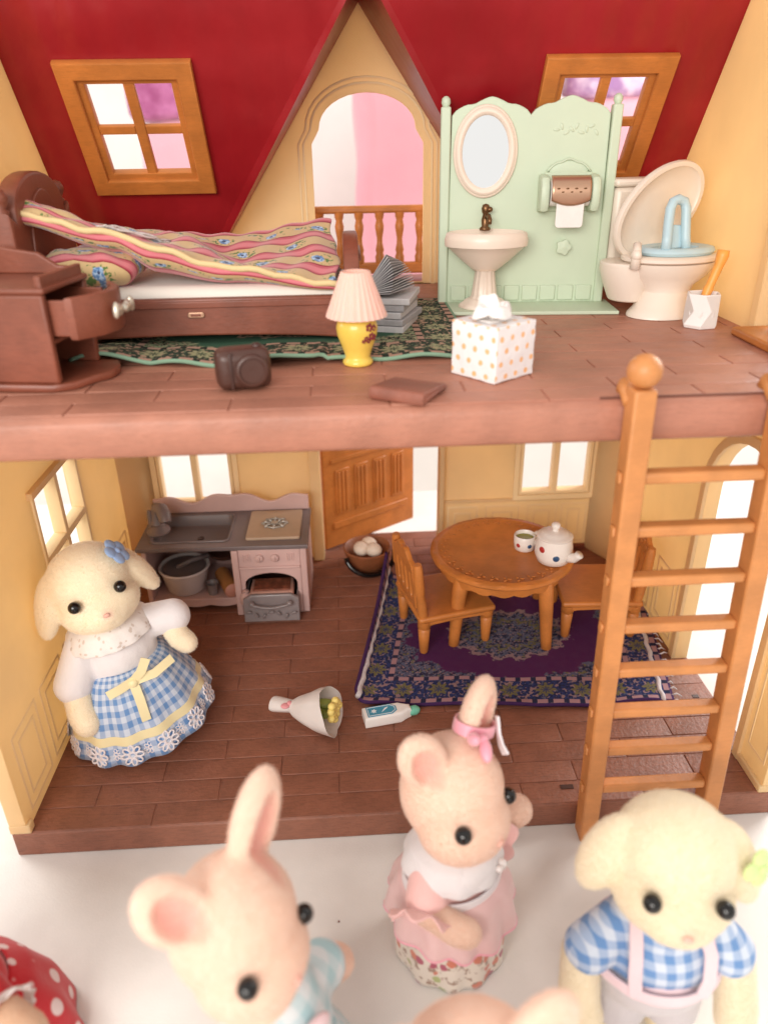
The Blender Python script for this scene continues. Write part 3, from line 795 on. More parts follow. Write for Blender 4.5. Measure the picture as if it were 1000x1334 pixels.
# tissue box
tx = thing('tissue_box', 'white cube tissue box with orange dots standing by the bathroom panel', 'tissue box', (.405, .262, U), R(38))
def dots(g):
    u, v, _ = g.sep(g.co('UV'))
    k = .042
    row = g.f('FLOOR', g.f('DIVIDE', v, k*.80))
    uu = g.f('SUBTRACT', g.f('FRACT', g.f('ADD', g.f('DIVIDE', u, k), g.f('MULTIPLY', g.f('MODULO', row, 2.0), .5))), .5)
    vv = g.f('MULTIPLY', g.f('SUBTRACT', g.f('FRACT', g.f('DIVIDE', v, k*.80)), .5), .80)
    d = g.f('ADD', g.f('SQRT', g.f('ADD', g.f('MULTIPLY', uu, uu), g.f('MULTIPLY', vv, vv))), g.f('MULTIPLY', g.f('SUBTRACT', g.noise(60, 2), .5), .10))
    return g.mix(g.f('SUBTRACT', 1.0, g.step(d, .16, .20)), (0.80, 0.765, 0.76), (0.84, 0.46, 0.22))
g = G('dotted_card'); g.set(Base_Color=dots(g), Roughness=.6); g.bump(g.noise(24, 3), .35, .012); M['dots'] = g.m
bm = box(BM(), -.080, .080, -.080, .080, .001, .150)
bmesh.ops.subdivide_edges(bm, edges=bm.edges[:], cuts=6, use_grid_fill=True)
for v in bm.verts: v.co += Vector((random.uniform(-1, 1), random.uniform(-1, 1), random.uniform(-1, 1)))*.0013
tbx = ob('box', bm, M['dots'], tx, .003, 40)
uvmap(tbx.data, lambda c, n: (c.x+.1, c.z) if abs(n.y) > .6 else ((c.y+.112, c.z) if abs(n.x) > .6 else (c.x+.1, c.y+.1)))
M['paper'] = plastic('tissue_paper', (0.84, 0.80, 0.77), .9, .02, .3, 20)
def tissue_fn(u, v):
    a = u*2*pi; r = .010 + .046*v**.8*(1 + .22*sin(3*a+1) + .10*sin(5*a+.4))
    return (r*cos(a)-.012, r*sin(a)*.8-.01, .152 + .046*sin(pi*min(1, v*1.05)*.62) + .006*sin(3*a + v*3)*v - .030*v**3)
o = link('tissue', grid_mesh('tissue', 72, 16, tissue_fn), M['paper'], tx, 0, 180); solid(o, .002)
o = link('tissue', grid_mesh('tissue', 40, 14, lambda u, v: ((u-.5)*.085*(1-.35*v) - .01, .022*sin(u*5+.8)*(1-v*.4) + .014*v, .150 + .066*v*(1-.25*(2*u-1)**2) + .003*sin(u*11))), M['paper'], tx, 0, 180); solid(o, .002)
B('slot_rim', -.045, .045, -.03, .03, .149, .1535, M['paper'], tx, .003)

# stack of grey magazines against the bed foot
M['page'] = plastic('grey_paper', (0.36, 0.345, 0.35), .7, .1, .2, 30)
M['pageL'] = plastic('pale_grey_paper', (0.52, 0.50, 0.50), .7, .06, .2, 30)
random.seed(3)
for k in range(5):
    o = ob('magazine', box(BM(), -.085, .085, -.115, .115, 0, .021), M['page'] if k % 2 else M['pageL'], None, .003)
    o.location = (.150 + random.uniform(-.008, .012), .83 + random.uniform(-.01, .01), U + .014 + k*.0225)
    o.rotation_euler = (0, 0, R(-16 + random.uniform(-7, 7)))
    tag(o, ('lowest', 'second lowest', 'middle', 'second highest', 'topmost flat')[k] + ' of the flat grey magazines stacked at the foot of the bed', 'magazine', 'magazines piled at the bed foot')
fan = thing('open_booklet', 'grey booklet fanned open on top of the magazines beside the bed foot', 'booklet', (.165, .80, U + .128), R(-24))
for k in range(15):
    a = R(6 + k*4.0)
    o = ob('page', box(BM(), -.010, .125, -.09, .075, -.0011, .0011), M['pageL'] if k % 2 else M['page'], fan, 0)
    o.matrix_local = T(-.075, 0, .006) @ RY(-a*.95) @ RZ(R(k*1.8-10))
# ================================================================== bathroom panel with mirror and basin
bp = thing('washroom_panel', 'mint green bathroom panel with oval mirror, pedestal basin and paper holder', 'bathroom panel', (.683, 1.185, U), R(-5.0)); bp.scale = (.972, .972, .972)
Wp = .315
def scallop(n=40):
    pts = []
    for i in range(n+1):
        x = Wp - .03 - (2*Wp-.06)*i/n; t = abs(x)/(Wp-.03)
        lobe = sin(pi*t)**.6 if 0 < t < 1 else 0
        z = .675 + .050*lobe + .010*math.exp(-((t-.5)/.10)**2) - .006*math.exp(-((t-.28)/.06)**2) - .006*math.exp(-((t-.72)/.06)**2)
        pts.append((x, z))
    return pts
plate('panel', [(-Wp+.02, .012), (Wp-.02, .012)] + scallop(), [], .026, M['mint'], bp, XZ(.0), .005)
for s in (-1, 1):
    B('side_post', s*(Wp-.008)-.018, s*(Wp-.008)+.018, -.026, .022, .012, .705, M['mint'], bp, .006)
    ob('finial', lathe(BM(), [(.010, .700), (.012, .706), (.017, .716), (.015, .730), (.008, .737), (0, .739)], 16, T(s*(Wp-.008), -.002, 0)), M['mint'], bp, 0, 180)
B('base_plate', -Wp-.022, Wp+.035, -.205, .03, .0, .014, M['mint'], bp, .004)
for k in range(8):
    x = -Wp+.040 + k*.0705
    B('wall_tile', x, x+.060, -.021, -.010, .020, .078, M['mint'], bp, .004)
for k in range(9):      # embossed scroll
    x = .095 + k*.018
    bm = BM(); sph(bm, T(x, -.0125, .625 + .012*sin(k*2.1)) @ RY(k*1.3) @ Matrix.Diagonal((.013, .003, .006, 1)), 8, 6)
    ob('embossed_scroll', bm, M['mint'], bp, 0, 180)
def oval(rx, rz, n=48, c=(0, 0)): return [(c[0]+rx*cos(2*pi*i/n), c[1]+rz*sin(2*pi*i/n)) for i in range(n)]
mc = (-.160, .555)
mf = plate('mirror_frame', oval(.112, .150, 56, mc), [oval(.084, .120, 56, mc)], .030, M['porc'], bp, XZ(-.020), .012, 180)
plate('frame_bead', oval(.118, .156, 56, mc), [oval(.106, .144, 56, mc)], .018, M['porc'], mf, XZ(-.018), .006, 180)
plate('mirror', oval(.086, .122, 56, mc), [], .008, M['bglass'], bp, XZ(-.020) , .001)
# basin on a fluted pedestal
bx, by = -.150, -.105
bas = ob('basin', lathe(BM(), [(.040, .148), (.055, .160), (.085, .185), (.118, .215), (.140, .235), (.150, .240), (.152, .262), (.146, .285), (.136, .290), (.128, .284), (.110, .262), (.06, .245), (0, .240)], 40, T(bx, by, 0), 1, .68,
    lambda a, r, z: 1 + .05*cos(4*a+pi)*0 + .06*(abs(cos(2*a))**2-.5)), M['porc'], bp, 0, 50)
ob('pedestal', lathe(BM(), [(.054, .048), (.047, .060), (.036, .148), (.042, .154), (.0, .154)], 48, T(bx, by, 0), 1, 1, lambda a, r, z: 1 + .05*cos(12*a)), M['porc'], bp, 0, 60)
ob('pedestal_foot', lathe(BM(), [(.095, .0145), (.095, .022), (.088, .030), (.080, .034), (.070, .044), (.054, .050), (0, .050)], 40, T(bx, by, 0), 1, .8, lambda a, r, z: 1+.03*cos(8*a)), M['porc'], bp, 0, 60)
bm = BM()
lathe(bm, [(.021, .288), (.021, .296), (.013, .302), (.015, .325), (.010, .345), (.014, .352), (.016, .365), (.012, .378), (.0, .382)], 14, T(bx-.002, by+.060, 0))
tube(bm, [(bx-.002, by+.060, .330), (bx+.008, by+.03, .340), (bx+.010, by+.012, .328), (bx+.010, by+.008, .314)], [.008, .009, .009, .007], 10)
ell(bm, (bx+.012, by+.050, .362), (.012, .012, .010), I4, 10, 8)
ob('faucet', bm, M['bronze'], bp, 0, 180)
# paper holder with roll and copper cover
ph = thing('paper_holder', 'x', 'x'); del ph['label']; del ph['category']; ph.parent = bp; ph.location = (.150, -.012, .345)
for s in (-1, 1):
    plate('holder_cheek', [(-.0, .0), (-.078, .010), (-.092, .035), (-.092, .095), (-.075, .125), (-.03, .135), (0, .135)], [], .034, M['mint'], ph, YZ(s*.092), .012)
B('holder_back', -.09, .09, -.012, .0, .005, .14, M['mint'], ph, .004)
bm = BM(); ell(bm, (0, -.006, .148), (.075, .006, .032), I4, 20, 8); ob('crest', bm, M['mint'], ph, 0, 180)
bm = BM(); tube(bm, [(-.080+.16*i/16, -.010, .142 + .036*sin(pi*i/16) + .006*abs(sin(3*pi*i/16))) for i in range(17)], .004, 8); ob('crest_edge', bm, M['mint'], ph, 0, 180)
M['roll'] = plastic('white_roll', (0.80, 0.755, 0.72), .85, .02, .15, 20)
bm = BM(); lathe(bm, [(.045, -.072), (.045, .072)], 24, T(0, -.048, .070) @ RY(pi/2)); ob('paper_roll', bm, M['roll'], ph, 0, 40)
link('paper_end', plate_mesh(rrect(-.050, .050, -.045, .075, .012), [], .004, .001, XZ(-.094)), M['roll'], ph)
cv = grid_mesh('cover', 20, 14, lambda u, v: ((u-.5)*.142*(1 if v < .7 else 1 - .5*((v-.7)/.3)**2*0), -.048 - .052*sin(R(20) + R(92)*v), .072 + .060*cos(R(20) + R(92)*v) - (.018*(1-(2*u-1)**2) if v > .9 else 0)))
co_ = link('cover', cv, M['copper'], ph, 0, 180); solid(co_, .004)
for k in range(7):
    a = (k-3)*.016
    bm = BM(); sph(bm, T(a, -.103, .083 + .006*cos(k*pi)) @ RX(.25) @ Matrix.Diagonal((.006, .002, .003, 1)), 10, 6)
    ob('filigree', bm, M['bronze'], co_, 0, 180)
bm = BM()
lathe(bm, [(.016, 0), (.016, .016), (.026, .020), (.026, .030), (.0, .034)], 20, T(.152, -.012, .222) @ RX(R(90)), 1, 1, lambda a, r, z: 1 + (.14*cos(5*a) if z > .018 else 0))
ob('towel_knob', bm, M['mint'], bp, 0, 60)

# ------------------------------------------------------------------ toilet
to = thing('toilet', 'cream toy toilet with its lid up beside the mint panel', 'toilet', (1.150, .985, U), R(12))
M['porc2'] = plastic('toilet_plastic', (0.80, 0.70, 0.60), .34, .02, .03, 4, sss=.1)
rs = []
def oring(cx, cy, rx, ry, z, n=40, m=I4): return [m @ Vector((cx + rx*cos(2*pi*i/n), cy + ry*sin(2*pi*i/n), z)) for i in range(n)]
bm = BM()
rings(bm, [oring(.010, -.02, .090, .080, .085), oring(.015, -.01, .105, .088, .105), oring(.022, 0, .150, .115, .135), oring(.025, 0, .170, .130, .170), oring(.025, 0, .172, .132, .182),
           oring(.025, 0, .150, .110, .184), oring(.03, 0, .11, .08, .13), oring(.03, 0, .05, .04, .11)])
ob('bowl', bm, M['porc2'], to, 0, 50)
bm = BM()
rings(bm, [oring(-.010, -.045, .128, .100, .001), oring(-.010, -.045, .126, .098, .012), oring(-.004, -.04, .108, .090, .030), oring(.004, -.03, .094, .082, .060), oring(.010, -.02, .088, .078, .088)])
ob('pedestal', bm, M['porc2'], to, 0, 50)
bm = BM()
rings(bm, [oring(-.105, .045, .060, .070, .045), oring(-.115, .045, .075, .085, .10), oring(-.120, .045, .090, .095, .155), oring(-.120, .045, .090, .095, .182)])
ob('rear_shroud', bm, M['porc2'], to, .006, 50)
bm = BM()
rings(bm, [oring(.025, 0, .170, .130, .184), oring(.025, 0, .178, .138, .190), oring(.025, 0, .178, .138, .200), oring(.025, 0, .170, .130, .206), oring(.025, 0, .125, .088, .206), oring(.025, 0, .118, .082, .198), oring(.025, 0, .120, .084, .186)])
ob('seat_ring', bm, M['porc2'], to, 0, 50)
B('tank', -.115, .120, .165, .275, .07, .420, M['porc2'], to, .018)
B('tank_lid', -.125, .130, .155, .283, .420, .446, M['porc2'], to, .010)
# the lid: an oval dish standing open on its hinge
A_ = Vector((.84, .10, .53)).normalized(); N_ = Vector((.30, -.93, -.05)); N_ = (N_ - A_*N_.dot(A_)).normalized(); B_ = N_.cross(A_)
LM = Matrix(((A_.x, B_.x, N_.x, .005), (A_.y, B_.y, N_.y, .075), (A_.z, B_.z, N_.z, .345), (0, 0, 0, 1)))
bm = BM()
rings(bm, [oring(0, 0, .178, .118, -.016, 40, LM), oring(0, 0, .202, .140, -.012, 40, LM), oring(0, 0, .206, .144, .0, 40, LM), oring(0, 0, .202, .140, .012, 40, LM),
           oring(0, 0, .186, .126, .012, 40, LM), oring(0, 0, .178, .118, .002, 40, LM), oring(0, 0, .10, .07, -.002, 40, LM)])
ob('lid', bm, M['porc2'], to, 0, 50)
for y in (-.06,):
    bm = BM(); ell(bm, (-.150, y, .215), (.018, .022, .020), I4, 14, 10); tube(bm, [(-.150, y, .17), (-.148, y, .22), (-.138, y+.02, .25)], [.018, .016, .014], 10)
    ob('hinge', bm, M['porc2'], to, 0, 180)
# pale blue training seat with handle, lying on the toilet seat
M['blue'] = plastic('pale_blue_plastic', (0.46, 0.62, 0.68), .35, .03, .03, 5, sss=.1)
ps = thing('training_seat', 'pale blue child training seat with tall loop handle on the toilet', 'toilet seat', (1.172, .985, U+.207), R(12))
bm = BM()
rings(bm, [oring(.02, 0, .138, .100, .0), oring(.02, 0, .146, .108, .010), oring(.02, 0, .140, .102, .022), oring(.02, 0, .115, .080, .026), oring(.02, 0, .088, .056, .020), oring(.02, 0, .084, .052, .006), oring(.02, 0, .09, .06, .0)], True, (False, False))
ob('ring', bm, M['blue'], ps, 0, 60)
hp = [(-.062, -.062, .020), (-.056, -.050, .060), (-.045, -.030, .105), (-.040, -.022, .150), (-.030, -.018, .172), (-.008, -.014, .180), (.016, -.014, .172), (.024, -.020, .150), (.024, -.040, .060), (.022, -.056, .020)]
ob('handle', tube(BM(), hp, .017, 12), M['blue'], ps, 0, 180)
bm = BM(); rings(bm, [[Vector(p) for p in ((-.050, -.046, .022), (.020, -.046, .022), (.022, -.024, .095), (-.040, -.026, .100))], [Vector(p) for p in ((-.050, -.030, .022), (.020, -.030, .022), (.022, -.012, .095), (-.040, -.014, .100))]])
ob('splash_guard', bm, M['blue'], ps, .004)
# brush pot and brush
bp2 = thing('brush_pot', 'white faceted pot for the toilet brush beside the toilet', 'pot', (1.205, .740, U), R(10))
bm = BM(); rows = []
for z, r, o_ in ((.001, .056, 0), (.012, .060, 0), (.060, .055, .5), (.112, .058, 0), (.114, .050, 0), (.03, .046, 0)):
    rows.append([Vector((r*cos(2*pi*(i+o_)/6), r*sin(2*pi*(i+o_)/6), z)) for i in range(6)])
rings(bm, rows); ob('pot', bm, M['white'], bp2, .002, 20)
M['orange'] = plastic('orange_plastic', (0.86, 0.36, 0.07), .38, .04, .05, 5, sss=.15)
br = thing('toilet_brush', 'orange handled toilet brush standing in the white pot', 'brush', (1.21, .745, U))
ob('handle', tube(BM(), [(-.006, 0, .035), (.0, 0, .09), (.010, .002, .125), (.014, .003, .136), (.034, .006, .20), (.040, .007, .228), (.042, .008, .246)], [.012, .014, .017, .014, .016, .021, .019], 14), M['orange'], br, 0, 180)
bm = BM(); tube(bm, [(-.008, 0, .012), (-.004, 0, .05)], .026, 12); ob('bristles', bm, M['orange'], br, 0, 60)
# ================================================================== lower floor: kitchen
kt = thing('kitchen_unit', 'mauve toy kitchen unit with grey sink, hob and open oven drawer', 'kitchen unit', (-.585, 1.385, 0), R(-.5))
KX0, KX1, KY0, KY1 = -.375, .375, -.185, .185      # local footprint
sx = .055                                     # divider between shelf and oven
B('side_panel', KX0, KX0+.022, KY0+.03, KY1, .0, .345, M['mauve'], kt, .005)
B('side_panel', KX1-.030, KX1, KY0, KY1, .0, .345, M['mauve'], kt, .005)
B('divider', sx-.018, sx+.012, KY0-.01, KY1-.02, .0, .345, M['mauve'], kt, .005)
B('back_panel', KX0+.022, KX1-.03, KY1-.014, KY1-.001, .02, .345, M['mauve'], kt, .003)
n = 24
sh = [(KX0+.022 + (sx-.018-KX0-.022)*i/n, .036 - .010*abs(sin(3*pi*i/n))) for i in range(n+1)]
plate('shelf_apron', sh + [(sx-.018, .066), (KX0+.022, .066)], [], .016, M['mauve'], kt, XZ(KY0+.04), .004)
B('shelf', KX0+.022, sx-.018, KY0+.03, KY1-.014, .060, .074, M['mauve'], kt, .003)
hole = rrect(KX0+.045, sx-.035, KY0+.050, KY1-.050, .03)
plate('counter_top', [(KX0-.012, KY0+.0), (KX1+.010, KY0-.012), (KX1+.010, KY1), (KX0-.012, KY1)], [hole], .022, M['grey'], kt, T(0, 0, .357), .005)
sb = BM()
def hr(i, z): return [Vector((p[0], p[1], z)) for p in rrect(KX0+.045+i, sx-.035-i, KY0+.050+i, KY1-.050-i, .03)]
rings(sb, [hr(-.008, .369), hr(-.006, .374), hr(.0, .374), hr(.006, .366), hr(.014, .318), hr(.03, .312)], True, (False, True))
sk = ob('sink', sb, M['grey'], kt, 0, 50)
bm = BM(); lathe(bm, [(.016, .3125), (.016, .316), (.010, .316), (.008, .3135), (0, .3135)], 16, T(-.13, 0, 0)); ob('drain', bm, M['choc'], sk, 0, 50)
bm = BM()
lathe(bm, [(.052, .368), (.054, .376), (.040, .386), (.032, .40), (0, .40)], 18, T(KX0+.060, -.02, 0), 1, 1.2)
tube(bm, [(KX0+.050, .0, .385), (KX0+.048, .02, .44), (KX0+.060, .015, .475), (KX0+.085, -.01, .480), (KX0+.105, -.045, .46), (KX0+.110, -.06, .435)], [.030, .026, .027, .030, .030, .026], 14)
tube(bm, [(KX0+.025, .0, .38), (KX0+.022, .01, .45), (KX0+.024, .012, .462)], [.014, .013, .012], 10)
ob('faucet', bm, M['grey'], kt, 0, 60)
# hob
hb = plate('hob_plate', rrect(sx+.045, KX1-.028, KY0+.045, KY1-.045, .012), [], .014, plastic('beige_plastic', (0.42, 0.30, 0.205), .5, .05, .1), kt, T(0, 0, .374), .004)
hc = ((sx+.045+KX1-.028)/2, -.005)
g = G('burner_metal'); g.set(Base_Color=(0.42, 0.40, 0.36), Metallic=.4, Roughness=.4)
for k in range(8):
    a = k*pi/4; bm = BM()
    tube(bm, [(hc[0]+.020*cos(a), hc[1]+.018*sin(a), .384), (hc[0]+.040*cos(a), hc[1]+.036*sin(a), .392), (hc[0]+.062*cos(a), hc[1]+.056*sin(a), .384)], [.004, .006, .005], 8)
    ob('pan_support', bm, g.m, hb, 0, 180)
bm = BM(); lathe(bm, [(.018, .381), (.018, .388), (.012, .391), (0, .391)], 18, T(*hc, 0)); ob('burner_cap', bm, g.m, hb, 0, 60)
bm = BM()
bmesh.ops.create_circle(bm, segments=8, radius=.001); bm.clear()
tube(bm, [(hc[0]+.052*cos(2*pi*i/24), hc[1]+.046*sin(2*pi*i/24), .385) for i in range(25)], .004, 8); ob('burner_ring', bm, g.m, hb, 0, 180)
# wavy splash back
wv = [(KX1 - (KX1-KX0)*i/40, .435 + .018*cos(2*pi*(i/40*2.0)) - .010*cos(2*pi*i/40*4) + .012*sin(pi*i/40)) for i in range(41)]
plate('splash_back', [(KX0, .3685), (KX1, .3685)] + wv, [], .020, M['mauve'], kt, XZ(KY1-.011), .005)
# oven front: frieze with knobs, arched cavity, tilted drawer with tray
ox0, ox1 = sx+.012, KX1-.030
plate('oven_front', rect(ox0, ox1, .0, .345), [[(ox0+.02, .02), (ox1-.02, .02), (ox1-.02, .165)] + [((ox0+ox1)/2 + (ox1-ox0-.04)/2*cos(pi*i/12), .165 + .055*sin(pi*i/12)) for i in range(1, 12)] + [(ox0+.02, .165)]], .022, M['mauve'], kt, XZ(KY0+.010), .004)
B('frieze_rail', ox0, ox1, KY0-.010, KY0, .245, .258, M['mauve'], kt, .004)
for x in (ox0+.095, ox0+.165):
    bm = BM(); lathe(bm, [(.019, 0), (.019, .010), (.015, .014), (0, .014)], 20, T(x, KY0-.001, .302) @ RX(R(90))); ell(bm, (x, KY0-.016, .302), (.005, .006, .016), I4, 10, 8)
    ob('oven_knob', bm, M['mauve'], kt, 0, 50)
for x in (ox0+.035, ox1-.045):
    for k in range(4): B('vent_rib', x-.016+k*.010, x-.011+k*.010, KY0-.005, KY0+.0, .285, .322, M['mauve'], kt, .001)
B('oven_lining', ox0+.004, ox1-.004, KY1-.03, KY1-.0145, .02, .30, M['choc'], kt, .002)
B('oven_floor', ox0+.002, ox1-.002, KY0+.024, KY1-.032, .060, .07, M['choc'], kt, .002)
dm_ = T((ox0+ox1)/2, KY0-.075, .01)
dt = (ox1-ox0)/2 - .012
plate('oven_door', [(-dt, 0), (dt, 0), (dt, .115), (dt*.7, .135), (-dt*.7, .135), (-dt, .115)], [], .024, M['steel'], kt, dm_ @ RX(R(-8)) @ XZ(0), .006)
bm = BM(); tube(bm, [(-.085+.17*i/14, -.030-.008*sin(pi*i/14), .105 - .012*sin(pi*i/14)) for i in range(15)], .007, 10)
for s in (-1, 1): ell(bm, (s*.085, -.024, .106), .014, I4, 10, 8)
o = ob('door_handle', bm, M['steel'], kt, 0, 180); o.matrix_local = dm_
for k in range(7):
    bm = BM(); sph(bm, T((k-3)*.034, -.021, .048+.012*cos(k*1.9)) @ RY(k) @ Matrix.Diagonal((.015, .004, .007, 1)), 8, 6)
    o = ob('scroll_relief', bm, M['steel'], kt, 0, 180); o.matrix_local = dm_
B('drawer_side', ox0+.016, ox0+.026, KY0-.07, KY1-.05, .08, .12, M['steel'], kt, .002)
B('drawer_side', ox1-.026, ox1-.016, KY0-.07, KY1-.05, .08, .12, M['steel'], kt, .002)
gb = plastic('baked_pie', (0.20, 0.06, 0.03), .6, .4, .6, 30)
pie = thing('baked_tart', 'brown baked tart lying in the open oven drawer', 'tart', (-.585+(ox0+ox1)/2, 1.385+KY0+.005, .10), 0)
B('crust', -dt*.78, dt*.78, -.055, .07, .0, .048, plastic('pastry', (0.42, 0.22, 0.17), .6, .1, .3), pie, .008)
B('filling', -dt*.66, dt*.66, -.042, .058, .046, .054, gb, pie, .003)
# things on the kitchen shelf
wb = thing('white_basin', 'white round basin with a dark lid on the kitchen shelf', 'basin', (-.80, 1.335, .075))
ob('tub', lathe(BM(), [(.078, .001), (.090, .012), (.112, .110), (.120, .122), (.116, .130), (.106, .124), (.094, .04), (0, .03)], 32), plastic('tub_white', (0.60, 0.55, 0.55), .4, .03, .05), wb, 0, 50)
ob('inner_lid', lathe(BM(), [(.100, .112), (.098, .122), (.06, .128), (0, .128)], 28), M['grey'], wb, 0, 50)
fp = thing('frying_pan', 'dark grey frying pan lying across the white basin', 'pan', (-.735, 1.355, .212), R(8))
ob('pan', lathe(BM(), [(.062, -.006), (.075, .006), (.080, .022), (.074, .022), (.066, .006), (0, .002)], 28, T(.125, .04, 0)), M['choc'], fp, 0, 50)
ob('handle', tube(BM(), [(.05, .02, .012), (-.03, -.01, .012), (-.10, -.035, -.006)], [.012, .013, .011], 10), M['grey'], fp, 0, 180)
rp = thing('rolling_pin', 'wooden rolling pin with pink end on the kitchen shelf', 'rolling pin', (-.605, 1.315, .112), R(24))
bm = BM(); lathe(bm, [(.030, -.09), (.036, -.085), (.036, .09), (.03, .094)], 22, RX(R(90))); ob('roller', bm, plastic('orange_clay', (0.42, 0.185, 0.06), .5, .1, .1), rp, 0, 40)
bm = BM(); lathe(bm, [(.034, 0), (.036, .003), (.030, .008), (0, .009)], 22, T(0, -.088, 0) @ RX(R(90))); ob('end_cap', bm, plastic('salmon', (0.50, 0.225, 0.165), .5, .05, .05), rp, 0, 60)
sp = thing('measuring_cup', 'small grey cup between the basin and rolling pin', 'cup', (-.668, 1.275, .075))
ob('cup', lathe(BM(), [(.022, .001), (.026, .055), (.030, .06), (.024, .056), (.018, .008), (0, .006)], 18), M['steel'], sp, 0, 50)
jr = thing('spice_jar', 'small mauve jar at the oven end of the kitchen shelf', 'jar', (-.500, 1.180, .0))
ob('jar', lathe(BM(), [(.020, .14), (.028, .15), (.028, .185), (.022, .195), (.014, .200), (.016, .210), (0, .214)], 18, T(0, .0, -.07)), M['mauve'], jr, 0, 50)

# ------------------------------------------------------------------ egg basket by the door
eb = thing('egg_basket', 'brown wooden bowl basket with black handle by the front door', 'basket', (.075, 1.60, 0), R(15))
ob('bowl', lathe(BM(), [(.075, .001), (.090, .010), (.118, .085), (.125, .110), (.118, .116), (.108, .105), (.085, .03), (0, .022)], 30), plastic('bowl_wood', (0.26, 0.085, 0.032), .5, .15, .2, 10, grain=.2), eb, 0, 50)
bm = BM(); tube(bm, [(-.128*cos(a*pi/14), -.05-.07*sin(a*pi/14), .095 - .085*sin(a*pi/14)) for a in range(15)], .013, 10); ob('handle', bm, M['black'], eb, 0, 180)
for x, y, z, l in ((.042, 1.585, .110, 'left'), (.105, 1.575, .106, 'right'), (.085, 1.64, .105, 'rear')):
    bm = BM(); ell(bm, (0, 0, 0), (.038, .046, .036), RZ(x*9), 20, 14)
    o = ob('egg', bm, plastic('egg_shell_' + l, (0.74, 0.62, 0.50), .55, .03, .05), None, 0, 180); o.location = (x, y, z)
    tag(o, 'cream egg lying at the ' + l + ' of the brown basket by the door', 'egg', 'eggs in the basket')

# ------------------------------------------------------------------ rug, table and chairs
M['rug_lo'] = cloth('purple_woven_rug', rugpat(dict(a=(0.010,0.014,0.05), b=(0.085,0.095,0.16), c=(0.27,0.17,0.18), d=(0.15,0.13,0.055), field=(0.070,0.008,0.070), bord=(0.014,0.028,0.125), guard=(0.36,0.20,0.22), edge=(0.045,0.010,0.075)), 1.28, .92, True, .165), weave=1400, sheen=0)
def rug_lo_fn(u, v):
    x = 1.28*u + .13*v; y = .92*v
    l = max(0, 1-u/.055); z = .008
    z += .085*l*l*(.35 + .9*v) + .004*sin(u*22)*(1-v)
    if u < .055: x += .03*l*l
    if v < .05: z += .012*(1-v/.05)*max(0, sin(u*16))
    # rounded near left corner
    if u < .08: y += .085*((.08-u)/.08)**2*(1-v)**2
    y += .010*sin(u*7)*(1-v)
    return (x, y, z + .07*max(0, (v-.6)/.4)**1.5*max(0, 1-u/.16)**1.5)
rg = link('dining_rug', grid_mesh('dining_rug', 110, 60, rug_lo_fn, lambda a, b: (a*1.28, b*.92)), M['rug_lo'], None, 0, 180)
rg.location = (-.050, .505, .0); rg.rotation_euler = (0, 0, R(-3.0)); solid(rg, .012, 1)
tag(rg, 'purple and blue floral woven rug with white cords under the dining table', 'rug')
g = G('white_cord'); g.set(Base_Color=(0.62, 0.57, 0.58), Roughness=.9); g.bump(g.noise(70, 3), .6, .006); M['cord'] = g.m
ob('side_cord', tube(BM(), [Vector(rug_lo_fn(.030, i/30)) + Vector((.004*sin(i*2), 0, .016)) for i in range(31)], .011, 8), M['cord'], rg, 0, 180)
ob('side_cord', tube(BM(), [Vector(rug_lo_fn(.965, i/30)) + Vector((.004*sin(i*2), 0, .010)) for i in range(31)], .010, 8), M['cord'], rg, 0, 180)
random.seed(11)
for k in range(26):
    v = k/25; p0 = Vector(rug_lo_fn(.995, v)) + Vector((0, 0, .008))
    dx = random.uniform(.02, .045); dy = random.uniform(-.02, .02)
    ob('fringe_thread', tube(BM(), [p0, p0 + Vector((dx*.5, dy*.3, .008)), p0 + Vector((dx, dy, -.006))], [.004, .0035, .002], 6), M['cord'], rg, 0, 180)

tt = thing('dining_table', 'round orange wood toy table with carved rim on the purple rug', 'table', (.645, 1.035, .012))
RT = .308
ob('table_top', lathe(BM(), [(RT-.03, .352), (RT-.008, .356), (RT, .364), (RT, .372), (RT-.008, .380), (RT-.03, .382), (RT-.034, .379), (0, .379)], 72, I4, 1, 1, lambda a, r, z: 1 + (.006*abs(cos(9*a)) if r > RT-.02 else 0)), M['oak'], tt, 0, 40)
ap = BM(); N = 96
rings(ap, [[Vector((r*cos(2*pi*i/N), r*sin(2*pi*i/N), z - (.012*abs(sin(2*pi*i/N*10)) if low else 0))) for i in range(N)] for r, z, low in ((RT-.045, .356, 0), (RT-.030, .356, 0), (RT-.036, .315, 1), (RT-.052, .315, 1))], True, (False, False))
ob('apron', ap, M['oak'], tt, 0, 50)
tl = None
for k in range(4):
    a = R(-143 + 90*k)
    if tl is None:
        bm = BM(); tube(bm, [(.236, 0, .354), (.248, 0, .30), (.258, 0, .24), (.275, 0, .06), (.281, 0, .008), (.282, 0, .001)], [.034, .034, .031, .024, .022, .016], 16)
        tl = ob('leg', bm, M['oak'], tt, 0, 60); tl.rotation_euler = (0, 0, a)
    else:
        c = copy_part(tl, tt); c.rotation_euler = (0, 0, a)
# carved garland ring on the table top
gl_ = None
for k in range(30):
    a = 2*pi*k/30
    if gl_ is None:
        bm = BM(); 
        for q in range(3): sph(bm, T(RT-.060+.012*(q-1), .014*((q % 2)*2-1)*.6, .3800) @ RZ(q*1.1) @ Matrix.Diagonal((.011, .005, .0022, 1)), 6, 4)
        gl_ = ob('carved_leaf', bm, M['oak'], tt, 0, 180); gl_.rotation_euler = (0, 0, a)
    else: c = copy_part(gl_, tt); c.rotation_euler = (0, 0, a)

